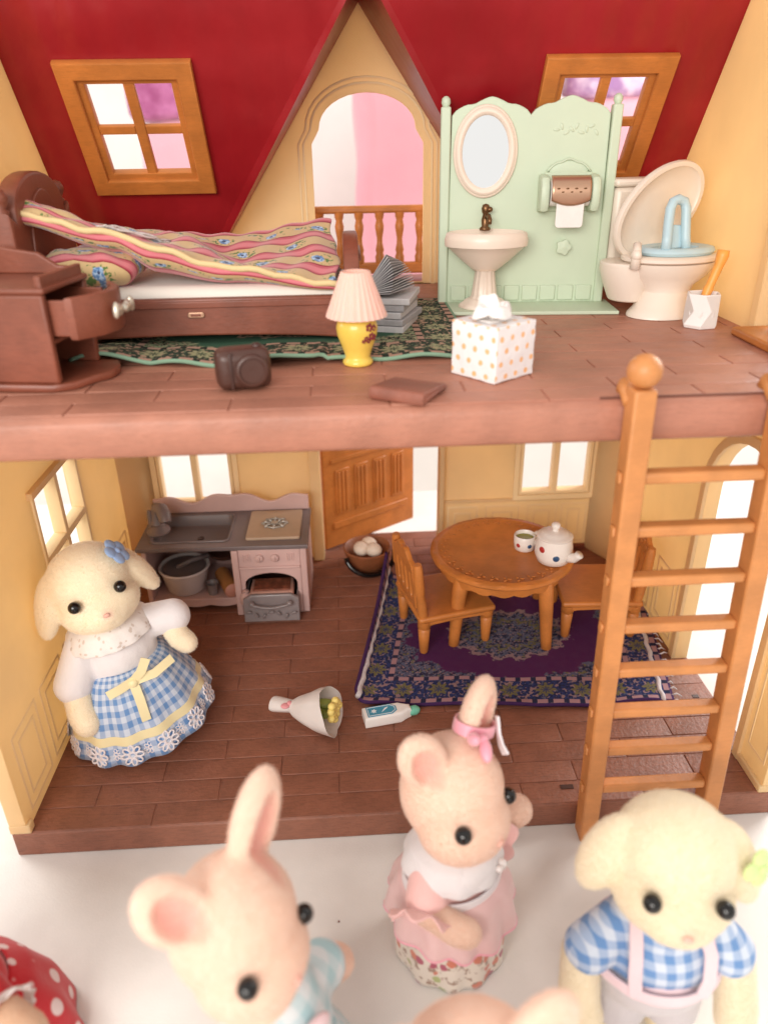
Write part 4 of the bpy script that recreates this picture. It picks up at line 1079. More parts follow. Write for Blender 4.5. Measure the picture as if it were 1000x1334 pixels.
def chair(loc, rz, label):
    c = thing('dining_chair', label, 'chair', loc, rz, 'chairs at the dining table')
    # local: faces +X, back at -X
    B('seat', -.165, .180, -.165, .165, .165, .192, M['oak'], c, .010)
    plate('seat_apron', [(-.15, .135), (-.10, .148), (.0, .152), (.11, .148), (.165, .135), (.165, .1655), (-.15, .1655)], [], .018, M['oak'], c, XZ(-.148), .004)
    plate('seat_apron', [(-.15, .135), (-.10, .148), (.0, .152), (.11, .148), (.165, .135), (.165, .1655), (-.15, .1655)], [], .018, M['oak'], c, XZ(.148), .004)
    for x, y in ((-.135, -.135), (-.135, .135), (.150, -.135), (.150, .135)):
        ob('leg', lathe(BM(), [(.014, .001), (.018, .008), (.026, .120), (.020, .126), (.028, .134), (.028, .166)], 14, T(x, y, 0)), M['oak'], c, 0, 50)
    for y in (-.140, .140):
        bm = BM(); tube(bm, [(-.142, y, .19), (-.150, y, .26), (-.156, y, .30), (-.158, y, .31), (-.166, y, .42), (-.168, y, .445)], [.020, .021, .018, .023, .020, .016], 12)
        ob('back_post', bm, M['oak'], c, 0, 60)
    nn = 16
    outl = [(-.125, .225), (.125, .225), (.125, .42)] + [(.125 - .25*i/nn, .42 + .055*sin(pi*i/nn) + .008*cos(6*pi*i/nn)) for i in range(1, nn)] + [(-.125, .42)]
    hl = [rrect(-.100 + k*.052, -.072 + k*.052, .262, .385, .010, 3) for k in range(4)]
    b = plate('backrest', outl, hl, .022, M['oak'], c, YZ(0), .004); b.matrix_local = T(-.140, 0, 0) @ RY(R(-5))
    for k in range(6):
        bm = BM(); ell(bm, (.013, -.085+k*.034, .420 + .012*sin(k*2)), (.004, .016, .010), RX(k), 8, 6); o = ob('carving', bm, M['oak'], b, 0, 180)
    return c
chair((.385, .985, .020), R(14), 'orange wood chair at the left of the table by the egg basket')
chair((1.075, 1.015, .020), R(176), 'orange wood chair behind the ladder at the right of the table')
# teapot and cup
M['tea'] = plastic('white_ceramic', (0.80, 0.74, 0.685), .25, .02, .02, 5, sss=.08)
M['dotr'] = G('red_dot').set(Base_Color=(0.42, 0.03, 0.025), Roughness=.3).m
M['dotb'] = G('blue_dot').set(Base_Color=(0.025, 0.07, 0.16), Roughness=.3).m
tz = .391
tp = thing('teapot', 'white teapot with coloured dots standing on the round table', 'teapot', (.838, .920, tz+.0005))
ob('body', lathe(BM(), [(.050, 0), (.066, .008), (.078, .040), (.078, .075), (.072, .110), (.070, .116), (.0, .116)], 32), M['tea'], tp, 0, 60)
ob('lid', lathe(BM(), [(.073, .117), (.075, .122), (.066, .130), (.058, .131), (.054, .138), (.030, .143), (.014, .146), (.012, .152), (.018, .162), (.019, .172), (.012, .180), (0, .181)], 32), M['tea'], tp, 0, 60)
bm = BM(); tube(bm, [(.045, -.045, .040), (.070, -.070, .050), (.078, -.082, .066), (.082, -.086, .074)], [.024, .020, .017, .019], 14); ob('spout', bm, M['tea'], tp, 0, 180)
bm = BM(); tube(bm, [(-.05+.0*i, .05+.045*sin(pi*i/10)+.02, .095-.06*i/10) for i in range(11)], .010, 10); ob('handle', bm, M['tea'], tp, 0, 180)
def dot(parent, r, a, z, mt, s=.014):
    bm = BM(); ell(bm, (r*sin(a), -r*cos(a), z), (s, .004, s), RZ(a), 16, 8); return ob('dot', bm, mt, parent, 0, 180)
for a, z, mt in ((-.95, .080, M['dotr']), (-.12, .052, M['dotb']), (-2.0, .05, M['dotb']), (2.4, .07, M['dotr'])): dot(tp, .0765, a, z, mt)
cu = thing('tea_cup', 'small white dotted cup of green tea beside the teapot', 'cup', (.742, 1.030, tz+.0005))
ob('cup', lathe(BM(), [(.034, 0), (.043, .006), (.047, .035), (.047, .068), (.044, .071), (.041, .068), (.040, .050), (0, .050)], 28), M['tea'], cu, 0, 60)
ob('tea', lathe(BM(), [(.0395, .0505), (.0395, .0545), (0, .0545)], 24), G('green_tea').set(Base_Color=(0.26, 0.25, 0.015), Roughness=.2).m, cu, 0, 60)
for a, mt in ((-.85, M['dotr']), (.25, M['dotb']), (1.4, M['dotr'])): dot(cu, .0455, a, .034, mt, .010)

# ------------------------------------------------------------------ bouquet and glue bottle on the floor
bq = thing('bouquet', 'white wrapped bouquet with yellow flower lying on the lower floor', 'bouquet', (-.330, .500, .056), R(-24)); bq.scale = (.80, .80, .80)
M['wrap'] = plastic('white_wrap', (0.66, 0.60, 0.565), .4, .03, .05, 6)
bm = BM(); rows = []
N = 32
for t, r in ((0, .001), (.0, .040), (.012, .043), (.05, .040), (.085, .036), (.105, .034), (.135, .058), (.19, .085), (.26, .115), (.30, .128)):
    rows.append([Vector((t + (.045*(-sin(2*pi*i/N)*.6+.0) if t > .2 else 0)*1.0 + (.05*max(0, -cos(2*pi*i/N)) if t > .28 else 0), r*cos(2*pi*i/N)*(1+.03*cos(6*2*pi*i/N)), r*.80*sin(2*pi*i/N))) for i in range(N)])
inner = [[Vector((p.x - .004, p.y*.95, p.z*.95)) for p in rows[-1]], [Vector((.17, p.y*.45, p.z*.45)) for p in rows[-1]]]
rings(bm, rows + inner, True, (False, True))
w_ = ob('wrapper', bm, M['wrap'], bq, 0, 60); w_.matrix_local = T(0, 0, .0) @ RY(R(-8))
bm = BM(); ell(bm, (.085, -.030, .036), (.022, .020, .008), RZ(.5), 10, 6); ell(bm, (.100, -.010, .040), (.018, .014, .008), RZ(-.5), 10, 6)
ob('pink_ribbon', bm, G('pink_bow').set(Base_Color=(0.72, 0.30, 0.32), Roughness=.6).m, bq, 0, 180)
M['leafg'] = plastic('leaf_green', (0.33, 0.40, 0.09), .5, .12, .2, 20)
for p, r, a in (((.255, .035, .045), (.055, .030, .022), .4), ((.235, -.02, .05), (.05, .025, .02), -.3), ((.265, .0, .02), (.05, .03, .02), .1), ((.25, -.05, .03), (.05, .02, .02), -.5)):
    bm = BM(); ell(bm, p, r, RZ(a), 14, 8); ob('leaf', bm, M['leafg'], bq, 0, 180)
bm = BM(); random.seed(5)
M['yflower'] = plastic('yellow_flower', (0.84, 0.66, 0.20), .5, .08, .1, 20)
for k in range(16):
    a = k*2.4; rr = .009*math.sqrt(k)
    ell(bm, (.318 + .25*rr, rr*cos(a)*1.45+.004, .058 + rr*sin(a)*1.5), (.019, .020, .018), I4, 8, 6)
ob('flower', bm, M['yflower'], bq, 0, 180)
gb = thing('glue_bottle', 'white squeeze bottle with blue label and green cap on the lower floor', 'bottle', (.100, .440, 0), R(10))
bm = BM(); out = [(-.085, -.034), (.055, -.034), (.085, -.018), (.098, -.014), (.098, .014), (.085, .018), (.055, .034), (-.085, .034)]
link('body', plate_mesh(out, [], .050, .010, T(0, 0, .026), 3), M['white'], gb)
lab = link('label', plate_mesh([(-.072, -.027), (.022, -.027), (.042, -.012), (.042, .012), (.022, .027), (-.072, .027)], [], .002, .0004, T(0, 0, .0515)), G('blue_label').set(Base_Color=(0.05, 0.27, 0.40), Roughness=.4).m, gb)
wm = G('white_print').set(Base_Color=(0.75, 0.8, 0.82), Roughness=.5).m
link('label_line', plate_mesh([(-.068, -.023), (.020, -.023), (.037, -.010), (.037, .010), (.020, .023), (-.068, .023)], [[(-.066, -.021), (.019, -.021), (.035, -.009), (.035, .009), (.019, .021), (-.066, .021)]], .001, 0, T(0, 0, .0530)), wm, gb)
st = [((.012 if i % 2 == 0 else .006)*cos(i*pi/6+.2)-.045, (.012 if i % 2 == 0 else .006)*sin(i*pi/6+.2)) for i in range(12)]
link('star_mark', plate_mesh(st, [], .001, 0, T(0, 0, .0530)), wm, gb)
link('stroke_mark', plate_mesh([(-.018, -.012), (.008, .006), (.012, .013), (-.002, .008)], [], .001, 0, T(0, 0, .0530)), wm, gb)
bm = BM(); lathe(bm, [(.017, .095), (.019, .100), (.019, .120), (.012, .132), (.006, .136), (0, .137)], 18, T(0, 0, .024) @ RY(R(90))); ob('cap', bm, plastic('green_cap', (0.16, 0.50, 0.36), .4, .03, .05), gb, 0, 60)

# ================================================================== ladder
ld = thing('ladder', 'orange wood ladder leaning against the upper floor edge at the right', 'ladder', (0, 0, 0))
def rail(p0, p1, wx, wy, nm='rail'):
    p0, p1 = Vector(p0), Vector(p1); d = (p1-p0).normalized(); x = Vector((1, 0, 0)); x = (x - d*x.dot(d)).normalized(); y = d.cross(x)
    bm = BM(); rings(bm, [[p + x*a*wx/2 + y*b*wy/2 for a, b in ((-1,-1),(1,-1),(1,1),(-1,1))] for p in (p0, p1)])
    return ob(nm, bm, M['oak2'], ld, .006)
L0, L1 = Vector((.742, -.042, TZ+.002)), Vector((.712, -.046, 1.450))
R0, R1 = Vector((1.140, -.042, TZ+.002)), Vector((1.078, -.046, 1.450))
for a, b in ((L0, L1), (R0, R1)):
    o = rail(a, b, .056, .066)
    ob('ball_finial', ell(BM(), b + Vector((0, .0, .040)), .042, I4, 24, 16), M['oak2'], o, 0, 180)
    bm = BM(); tube(bm, [b + Vector((-.012, .02, -.045)), b + Vector((-.016, .075, -.012)), b + Vector((-.016, .085, -.034))], [.022, .018, .016], 12); ob('hook', bm, M['oak2'], o, 0, 180)
for z in (1.215, 1.060, .905, .748, .590, .435, .282, .122):
    t = (z-TZ)/(1.450-TZ); a = L0.lerp(L1, t); b = R0.lerp(R1, t)
    ob('rung', box(BM(), a.x+.026, b.x-.026, a.y-.022, a.y+.022, z-.018, z+.014), M['oak2'], ld, .009, 35, 3)
    for q, s_ in ((a, -1), (b, 1)):
        ob('rung_peg', box(BM(), q.x+s_*.026, q.x+s_*.036, q.y-.014, q.y+.014, z-.016, z+.014), M['oak2'], ld, .005)
# ================================================================== flocked toy animals
M['fur_pink'] = flock('peach_flock', (0.82, 0.585, 0.46))
M['fur_cream'] = flock('cream_flock', (0.91, 0.79, 0.59))
M['fur_cream2'] = flock('pale_cream_flock', (0.80, 0.69, 0.505))
M['fur_tan'] = flock('tan_flock', (0.74, 0.50, 0.34))
FIB = {k: fibre(k + '_fibre', c) for k, c in dict(fur_pink=(0.92, 0.735, 0.625), fur_cream=(0.98, 0.91, 0.77), fur_cream2=(0.90, 0.82, 0.665), fur_tan=(0.88, 0.68, 0.53)).items()}
def gingham(per, c0, c1):
    def f(g):
        u, v, _ = g.sep(g.co('UV'))
        a = g.step(g.f('ABSOLUTE', g.f('SUBTRACT', g.f('FRACT', g.f('DIVIDE', u, per)), .5)), .22, .28)
        b = g.step(g.f('ABSOLUTE', g.f('SUBTRACT', g.f('FRACT', g.f('DIVIDE', v, per)), .5)), .22, .28)
        return g.mix(g.f('MULTIPLY', g.f('ADD', a, b), .5), c0, c1)
    return f
M['ging'] = cloth('blue_gingham', gingham(.040, (0.56, 0.62, 0.72), (0.125, 0.255, 0.50)))
M['ging2'] = cloth('aqua_plaid', gingham(.060, (0.64, 0.69, 0.71), (0.38, 0.57, 0.61)))
M['lace2'] = cloth('fine_white_lace', lambda g: g.mix(g.step(g.vor(46, g.co('UV')), .22, .34), (0.62, 0.53, 0.47), (0.80, 0.75, 0.72)))
M['blouse'] = cloth('white_cotton', lambda g: g.mix(g.noise(9, 3), (0.74, 0.70, 0.71), (0.82, 0.78, 0.78)))
M['pinkc'] = cloth('pink_cotton', lambda g: g.mix(g.noise(8, 3), (0.82, 0.47, 0.44), (0.89, 0.57, 0.54)))
M['satin'] = G('pale_yellow_satin').set(Base_Color=(0.76, 0.66, 0.38), Roughness=.42, Sheen_Weight=.4).m
M['satinp'] = G('pink_satin').set(Base_Color=(0.83, 0.34, 0.42), Roughness=.42, Sheen_Weight=.4).m
M['satinw'] = G('white_satin').set(Base_Color=(0.78, 0.73, 0.75), Roughness=.42, Sheen_Weight=.4).m
def floral(g):
    uv = g.co('UV')
    d = g.vor(29, uv); c = g.vor(29, uv, 'Color')
    an = g.noise(60, 2, uv)
    fl = g.f('SUBTRACT', 1.0, g.step(g.f('ADD', d, g.f('MULTIPLY', g.f('SUBTRACT', an, .5), .45)), .34, .42))
    r, gg, b = g.sep(c)
    fc = g.mix(g.step(r, .45, .5), (0.42, 0.09, 0.14), (0.62, 0.20, 0.13))
    fc = g.mix(g.step(gg, .70, .75), fc, (0.42, 0.46, 0.20))
    ln = g.step(g.noise(38, 3, uv), .56, .60)
    col = g.mix(ln, (0.74, 0.66, 0.57), (0.36, 0.24, 0.18))
    return g.mix(fl, col, fc)
M['floral'] = cloth('floral_cotton', floral)
g = G('sheer_pink'); g.set(Base_Color=g.mix(g.noise(16, 3), (0.80, 0.48, 0.47), (0.90, 0.66, 0.64)), Roughness=.8, Sheen_Weight=.4)
tr = g.n('ShaderNodeBsdfTransparent'); mx = g.n('ShaderNodeMixShader'); mx.inputs[0].default_value = .16
g.nt.links.new(g.b.outputs[0], mx.inputs[1]); g.nt.links.new(tr.outputs[0], mx.inputs[2]); g.nt.links.new(mx.outputs[0], g.out.inputs[0])
M['sheer'] = g.m
def polka(g):
    d = g.vor(11, g.co('UV'), 'Distance', 'F1', .25)
    return g.mix(g.f('SUBTRACT', 1.0, g.step(d, .20, .27)), (0.56, 0.008, 0.018), (0.80, 0.62, 0.60))
M['polka'] = cloth('red_polka_dot', polka)
M['denim'] = cloth('pale_grey_twill', lambda g: g.mix(g.noise(10, 3), (0.47, 0.435, 0.45), (0.58, 0.535, 0.55)))
M['strap'] = cloth('pale_pink_tape', lambda g: g.mix(g.noise(10, 2), (0.72, 0.53, 0.57), (0.78, 0.60, 0.62)))

RABBIT = dict(prims=[('e', (0, .012, .025), (.138, .130, .141)), ('e', (0, -.035, -.050), (.134, .112, .098)), ('e', (0, -.080, -.070), (.080, .062, .060)), ('e', (0, -.114, -.064), (.042, .032, .034))],
    eyes=[(-.103, -.098, .000), (.103, -.098, .000)], eye_r=.0215, nose=(0, -.146, -.056), nose_r=.011)
LAMB = dict(prims=[('e', (0, .010, .030), (.138, .128, .130)), ('e', (0, -.030, -.050), (.136, .112, .092)), ('e', (0, -.090, -.066), (.086, .060, .060)), ('e', (0, -.118, -.060), (.050, .040, .040))],
    eyes=[(-.077, -.124, .010), (.077, -.124, .010)], eye_r=.0205, nose=(0, -.156, -.050), nose_r=.010)
def ear(c, r, m): return (Vector(c), r, m)
def ear_at(base, axis, normal, r):
    z = Vector(axis).normalized(); n = Vector(normal); n = (n - z*n.dot(z)).normalized(); y = -n; x = y.cross(z)
    m = Matrix(((x.x, y.x, z.x, 0), (x.y, y.y, z.y, 0), (x.z, y.z, z.z, 0), (0, 0, 0, 1)))
    return (Vector(base) + z*r[2]*.82, r, m)
def toy(name, label, cat, loc, rz, fur, kind, hz, hrot, ears, arms, body, legs=True, voxel=.009, k=1.0, shrug=(0, 0)):
    t = thing(name, label, cat, loc, rz)
    t.scale = (k, k, k)
    HM = T(shrug[0], shrug[1], hz) @ Euler([R(a) for a in hrot], 'XYZ').to_matrix().to_4x4()
    prims = []
    for p in kind['prims']: prims.append(('e', HM @ Vector(p[1]), p[2], HM.to_3x3().to_4x4()))
    for c, r, m in ears: prims.append(('e', HM @ c, r, HM.to_3x3().to_4x4() @ m))
    for p in body: prims.append(p)
    for a in arms:
        for q in range(len(a)-1): prims.append(('c', a[q][0], a[q+1][0], a[q][1], a[q+1][1]))
    HI = HM.inverted()
    def edit(me):
        at = me.attributes.new('tint', 'FLOAT', 'POINT')
        inv = [(c, r, m.to_3x3().inverted(), m.to_3x3()) for c, r, m in ears]
        nose = Vector(kind['nose'])
        for i, v in enumerate(me.vertices):
            if v.co.z < hz - .22: continue
            h = HI @ v.co
            val = 0.0
            for c, r, mi, mm in inv:
                q = mi @ (h - c)
                e = (q.x/(r[0]*.66))**2 + ((q.z+.1*r[2])/(r[2]*.74))**2
                if q.y < r[1]*.15 and e < 1 and abs(q.x) < r[0] and abs(q.z) < r[2]:
                    w = (1-e)**.6; val = max(val, min(1, w*1.3)*ear_pink)
                    if ear_pink: v.co = HM @ (h + mm @ Vector((0, r[1]*.95*w, 0)))
            d = (h-nose).length
            if d < .030: val = max(val, (1-d/.030)*.6)
            at.data[i].value = val
    ear_pink = .85 if kind is RABBIT else 0.0
    b = blob('body', prims, M[fur], t, voxel, 5, edit)
    fuzz(b, FIB[fur], 120000, .0036, len(name))
    for e in kind['eyes']:
        bm = BM(); ell(bm, HM @ Vector(e), kind['eye_r'], I4, 20, 14); ob('eye', bm, M['black'], t, 0, 180)
    bm = BM(); ell(bm, HM @ Vector(kind['nose']), (kind['nose_r']*1.25, kind['nose_r']*.7, kind['nose_r']*.8), HM.to_3x3().to_4x4(), 12, 8)
    ob('nose', bm, plastic('nose_' + name, (0.74, 0.42, 0.34), .6, .03, .05), t, 0, 180)
    return t, HM
def skirt_pts(prof, n, amp, sy=1.0, ph=0.0):
    zs = [p[1] for p in prof]; rs_ = [p[0] for p in prof]
    def P(a, t, off=0.0):
        x = t*(len(prof)-1); i = min(int(x), len(prof)-2); f = x-i
        r = rs_[i]+(rs_[i+1]-rs_[i])*f; z = zs[i]+(zs[i+1]-zs[i])*f
        r = r*(1 + amp*(t**1.2)*cos(n*a+ph + .7*sin(3*a))) + off
        return Vector((r*cos(a), r*sin(a)*sy, z))
    return P
def skirt(name, prof, n, amp, mat, parent, sy=1.0, t0=0, t1=1, off=0.0, th=.006, ph=0.0, nu=120, nv=20):
    P = skirt_pts(prof, n, amp, sy, ph)
    rm = max(p[0] for p in prof); L = sum(math.hypot(b[0]-a[0], b[1]-a[1]) for a, b in zip(prof, prof[1:]))
    me = grid_mesh(name, nu, nv, lambda u, v: P(2*pi*u, t0+(t1-t0)*v, off), lambda u, v: (u*2*pi*rm, (t0+(t1-t0)*v)*L))
    o = link(name, me, mat, parent, 0, 180); solid(o, th, -1)
    return o, P
def ribbon(pts, wdt, th=.003, up=Vector((0, 0, 1)), nor=None):
    bm = BM(); pts = [Vector(p) for p in pts]; rows = []
    for i, p in enumerate(pts):
        t = (pts[min(i+1, len(pts)-1)]-pts[max(i-1, 0)]).normalized(); s = (up - t*up.dot(t)).normalized() if nor is None else Vector(nor).cross(t).normalized(); n = t.cross(s)
        rows.append([p + s*wdt/2 + n*th/2, p - s*wdt/2 + n*th/2, p - s*wdt/2 - n*th/2, p + s*wdt/2 - n*th/2])
    rings(bm, rows); return bm
def cloth_blob(name, prims, mat, parent, zmin, zmax, voxel=.009, uvs=1.0):
    """a garment skin open at waist and neck"""
    def cut(me):
        bm = BM(); bm.from_mesh(me)
        for z, s in ((zmin, 1), (zmax, -1)):
            bmesh.ops.bisect_plane(bm, geom=bm.verts[:]+bm.edges[:]+bm.faces[:], plane_co=(0, 0, z), plane_no=(0, 0, -s), clear_outer=True)
        bm.to_mesh(me); bm.free()
        uvmap(me, lambda c, n: (c.x*.9 + c.y*.35, c.z) if abs(n.x) < .8 else (c.y, c.z))
    o = blob(name, prims, mat, parent, voxel, 4, cut); solid(o, .006, -1); return o

# ------------------------------------------------------------------ lamb girl in blue gingham skirt, lower room
ears_l = [ear_at((-.112, .015, .085), (-.42, .02, -.90), (-.8, -.5, .4), (.054, .034, .118)), ear_at((.112, .015, .085), (.42, .02, -.90), (.8, -.5, .4), (.054, .034, .118))]
armL = [((-.105, -.01, .400), .046), ((-.175, -.055, .315), .044), ((-.190, -.105, .205), .048), ((-.185, -.125, .175), .048)]
armR = [((.105, -.01, .405), .046), ((.190, -.03, .395), .043), ((.205, -.085, .320), .042), ((.222, -.100, .296), .039)]
body = [('e', (0, 0, .33), (.125, .105, .15)), ('e', (0, .005, .44), (.095, .085, .08)), ('e', (0, 0, .16), (.13, .11, .13))]
lg, HM = toy('toy_lamb', 'cream toy lamb in white blouse and blue gingham skirt by the left wall', 'toy lamb', (-.822, .505, .038), R(28), 'fur_cream', LAMB, .600, (-10, -3, 1), ears_l, [armL, armR], body)
lg.rotation_euler = (0, R(-8), R(28))      # leaning against the wall
cloth_blob('blouse', [('e', (0, 0, .33), (.142, .122, .155)), ('e', (0, .005, .425), (.115, .102, .075)), ('c', (-.105, -.01, .400), (-.178, -.055, .300), .062, .068), ('c', (.105, -.01, .402), (.215, -.040, .388), .062, .064)], M['blouse'], lg, .235, .475)
SK = [(.120, .300), (.150, .280), (.185, .225), (.215, .160), (.243, .085), (.262, .012)]
sk_, P = skirt('skirt', SK, 13, .035, M['ging'], lg, 1.0)
skirt('ribbon_band', SK, 13, .035, M['satin'], lg, 1.0, .70, .785, .004, .004)
skirt('hem_lining', [(.02, .03), (.25, .02)], 13, .0, M['blouse'], lg)
def lace_flower_mesh():
    bm = BM()
    for q in range(8):
        a = q*pi/4; c = Vector((cos(a)*.019, 0, sin(a)*.019)); e = Vector((cos(a), 0, sin(a))); s = Vector((-sin(a), 0, cos(a)))
        tube(bm, [c + e*.010*cos(2*pi*i/8) + s*.0065*sin(2*pi*i/8) for i in range(9)], .0026, 5)
    tube(bm, [(cos(2*pi*i/10)*.008, 0, sin(2*pi*i/10)*.008) for i in range(11)], .0026, 5)
    me = bpy.data.meshes.new('lace_flower'); bm.to_mesh(me); bm.free(); me.materials.append(M['satinw']); finish(me, 180); return me
lfm = lace_flower_mesh()
for k in range(26):
    a = 2*pi*k/26
    p = P(a, .880, .007); nrm = Vector((cos(a), sin(a), .30)).normalized()
    o = bpy.data.objects.new('lace_flower', lfm); COL.objects.link(o); o.parent = lg
    z = Vector((0, 0, 1)); y = -nrm; x = y.cross(z).normalized(); z2 = x.cross(y)
    s = 1.35 if k % 2 == 0 else .80
    o.matrix_local = Matrix(((x.x*s, y.x*s, z2.x*s, p.x), (x.y*s, y.y*s, z2.y*s, p.y), (x.z*s, y.z*s, z2.z*s, p.z), (0, 0, 0, 1)))
# collar of lace
col, _ = skirt('lace_collar', [(.088, .478), (.120, .462), (.146, .432), (.152, .410)], 16, .02, M['lace2'], lg, .88, 0, 1, 0, .005)
# yellow satin bow at the waist
NB = (0, -1, .35)
o = ob('satin_bow', ribbon([(.005, -.165, .290), (-.05, -.182, .292), (-.092, -.176, .284)], .032, .004, nor=NB), M['satin'], lg, 0, 60)
for pts in ([(.0, -.168, .290), (.035, -.190, .330), (.066, -.182, .368)], [(.0, -.168, .290), (.075, -.190, .300), (.150, -.168, .312)], [(.0, -.168, .285), (-.002, -.205, .235), (-.008, -.232, .158)]):
    ob('bow_loop', ribbon(pts, .032, .004, nor=NB), M['satin'], o, 0, 60)
bm = BM(); ell(bm, (0, -.172, .285), (.018, .014, .018), I4, 12, 8); ob('bow_knot', bm, M['satin'], o, 0, 180)
M['bluef'] = cloth('blue_felt', lambda g: g.mix(g.noise(9, 3), (0.24, 0.36, 0.60), (0.32, 0.44, 0.66)))
def felt_flower(parent, c, nrm, mat, name='hair_flower', r=.026, n=5):
    bm = BM(); nrm = Vector(nrm).normalized(); q = nrm.to_track_quat('Z', 'Y').to_matrix().to_4x4(); m = T(*c) @ q
    for k in range(n):
        a = 2*pi*k/n; sph(bm, m @ T(cos(a)*r*.8, sin(a)*r*.8, 0) @ Matrix.Diagonal((r*.72, r*.72, .009, 1)), 12, 8)
    sph(bm, m @ T(0, 0, .006) @ Matrix.Diagonal((r*.35, r*.35, .008, 1)), 10, 6)
    return ob(name, bm, mat, parent, 0, 180)
felt_flower(lg, HM @ Vector((.118, -.060, .105)), HM.to_3x3() @ Vector((.75, -.5, .5)), M['bluef'], 'hair_flower', .034)

# ------------------------------------------------------------------ rabbits
def rab_ears(za, xa, zb, xb): return [ear((-.085, -.01, .185), (.058, .030, .120), RZ(R(zb)) @ RX(R(xb))), ear((.075, .03, .215), (.050, .030, .135), RZ(R(za)) @ RX(R(xa)) @ RY(R(8)))]
rb_body = [('e', (0, 0, .29), (.115, .10, .14)), ('e', (0, .005, .385), (.085, .080, .07)), ('e', (0, 0, .13), (.12, .105, .11))]
# rabbit girl in pink dress
pg, HM = toy('toy_rabbit', 'peach toy rabbit in pink ruffled dress standing before the lower floor', 'toy rabbit', (.238, -.372, TZ+.001), R(34), 'fur_pink', RABBIT, .575, (-3, 10, 12),
    [ear_at((-.088, .010, .100), (-.50, .20, .83), (-.5, -.8, .1), (.060, .034, .086)), ear_at((.066, .015, .088), (.30, .02, .95), (.215, -.74, .35), (.062, .040, .120))],
    [[((-.090, -.01, .355), .043), ((-.140, -.055, .312), .039), ((-.100, -.135, .285), .040), ((-.085, -.155, .282), .037)], [((.095, -.01, .355), .043), ((.165, .02, .325), .040), ((.255, .005, .345), .046)]], rb_body)
cloth_blob('bodice', [('e', (0, 0, .30), (.124, .110, .13)), ('e', (0, .005, .385), (.102, .092, .07)), ('c', (-.09, -.01, .355), (-.122, -.040, .320), .056, .060), ('c', (.095, -.01, .355), (.135, .008, .338), .058, .060)], M['pinkc'], pg, .235, .425)
skirt('floral_skirt', [(.115, .270), (.138, .20), (.152, .10), (.152, .004)], 11, .035, M['floral'], pg)
o, P2 = skirt('sheer_overskirt', [(.122, .304), (.142, .284), (.162, .240), (.174, .170)], 12, .055, M['sheer'], pg, 1, 0, 1, .004, .003)
ob('hem_cord', tube(BM(), [P2(2*pi*i/90, 1.0, .004) for i in range(91)], .005, 6), M['satinp'], o, 0, 180)
skirt('belt', [(.131, .326), (.135, .294)], 10, .0, M['satinw'], pg, .90, 0, 1, .002)
skirt('collar', [(.085, .430), (.112, .412), (.132, .375), (.136, .355)], 9, .03, M['blouse'], pg, .92)
for s, c, d in ((-1, (-.135, -.050, .312), (-.75, -.5, -.45)), (1, (.118, .006, .335), (.9, .2, -.35))):
    q = Vector(d).normalized().to_track_quat('Z', 'Y').to_matrix().to_4x4(); m = T(*c) @ q
    def fn(u, v, m=m): 
        r = .052 + .034*v; a = 2*pi*u
        return m @ Vector((r*cos(a)*(1+.08*v*cos(7*a)), r*sin(a)*(1+.08*v*cos(7*a)), .02 + .020*v + .012*v*cos(7*a+1)))
    o = link('sleeve_ruffle', grid_mesh('sleeve_ruffle', 56, 6, fn), M['pinkc'], pg, 0, 180); solid(o, .004)
bm = BM(); sph(bm, T(.0, -.075, .372) @ RX(.3) @ Matrix.Diagonal((.085, .050, .062, 1)), 20, 12); ob('bib', bm, M['blouse'], pg, 0, 180)
bm = BM(); ell(bm, (.075, -.112, .375), .014, I4, 14, 10); ell(bm, (.055, -.122, .380), .010, I4, 12, 8); ell(bm, (.085, -.108, .352), .009, I4, 12, 8)
ob('pearl_brooch', bm, G('pearl').set(Base_Color=(0.80, 0.74, 0.72), Roughness=.15, Coat_Weight=.6).m, pg, 0, 180)
ec = Vector((.090, .017, .163)); ex_ = Vector((.30, .02, .95)).normalized()
e1 = Vector((.215, -.74, .35)); e1 = (e1 - ex_*e1.dot(ex_)).normalized(); e2 = ex_.cross(e1)
pts = [HM @ (ec + e1*.050*cos(2*pi*i/28) + e2*.070*sin(2*pi*i/28)) for i in range(29)]
o = ob('head_band', ribbon(pts, .030, .006, HM.to_3x3() @ ex_), M['satinp'], pg, 0, 60)
for d, a in (((-.082, -.050, .022), .5), ((-.060, -.075, -.008), -.5), ((-.048, -.055, .008), 0)):
    bm = BM(); ell(bm, HM @ (ec + Vector(d)), (.034 if a else .014, .016, .017 if a else .014), HM.to_3x3().to_4x4() @ RZ(.8) @ RY(a), 14, 10); ob('bow_loop', bm, M['satinp'], o, 0, 180)
ob('lace_ribbon', ribbon([HM @ Vector(p) for p in ((.126, -.026, .195), (.122, -.034, .176), (.116, -.042, .155), (.110, -.056, .130), (.112, -.072, .108))], .022, .006), M['satinw'], pg, 0, 60)

# large rabbit in aqua plaid, blurred in the foreground
bg_, HM = toy('toy_rabbit', 'large blurred peach toy rabbit in aqua plaid dress in the left foreground', 'toy rabbit', (-.205, -.805, TZ+.001), R(44), 'fur_pink', RABBIT, .790, (-3, 11, 17),
    [ear_at((-.090, .020, .085), (-.44, .41, .60), (-.4, -.8, .2), (.064, .036, .090)), ear_at((.058, .020, .105), (.30, -.06, .95), (.155, -.88, .45), (.068, .040, .125))],
    [[((-.10, -.01, .50), .045), ((-.17, -.05, .40), .043), ((-.16, -.13, .33), .046)], [((.100, .0, .47), .045), ((.185, .035, .42), .043), ((.235, .045, .345), .046)]],
    [('e', (0, 0, .41), (.125, .11, .17)), ('e', (-.015, .02, .55), (.09, .085, .10)), ('e', (-.025, .02, .64), (.08, .08, .09)), ('e', (0, 0, .2), (.13, .115, .16))], k=.925, shrug=(-.040, .030))
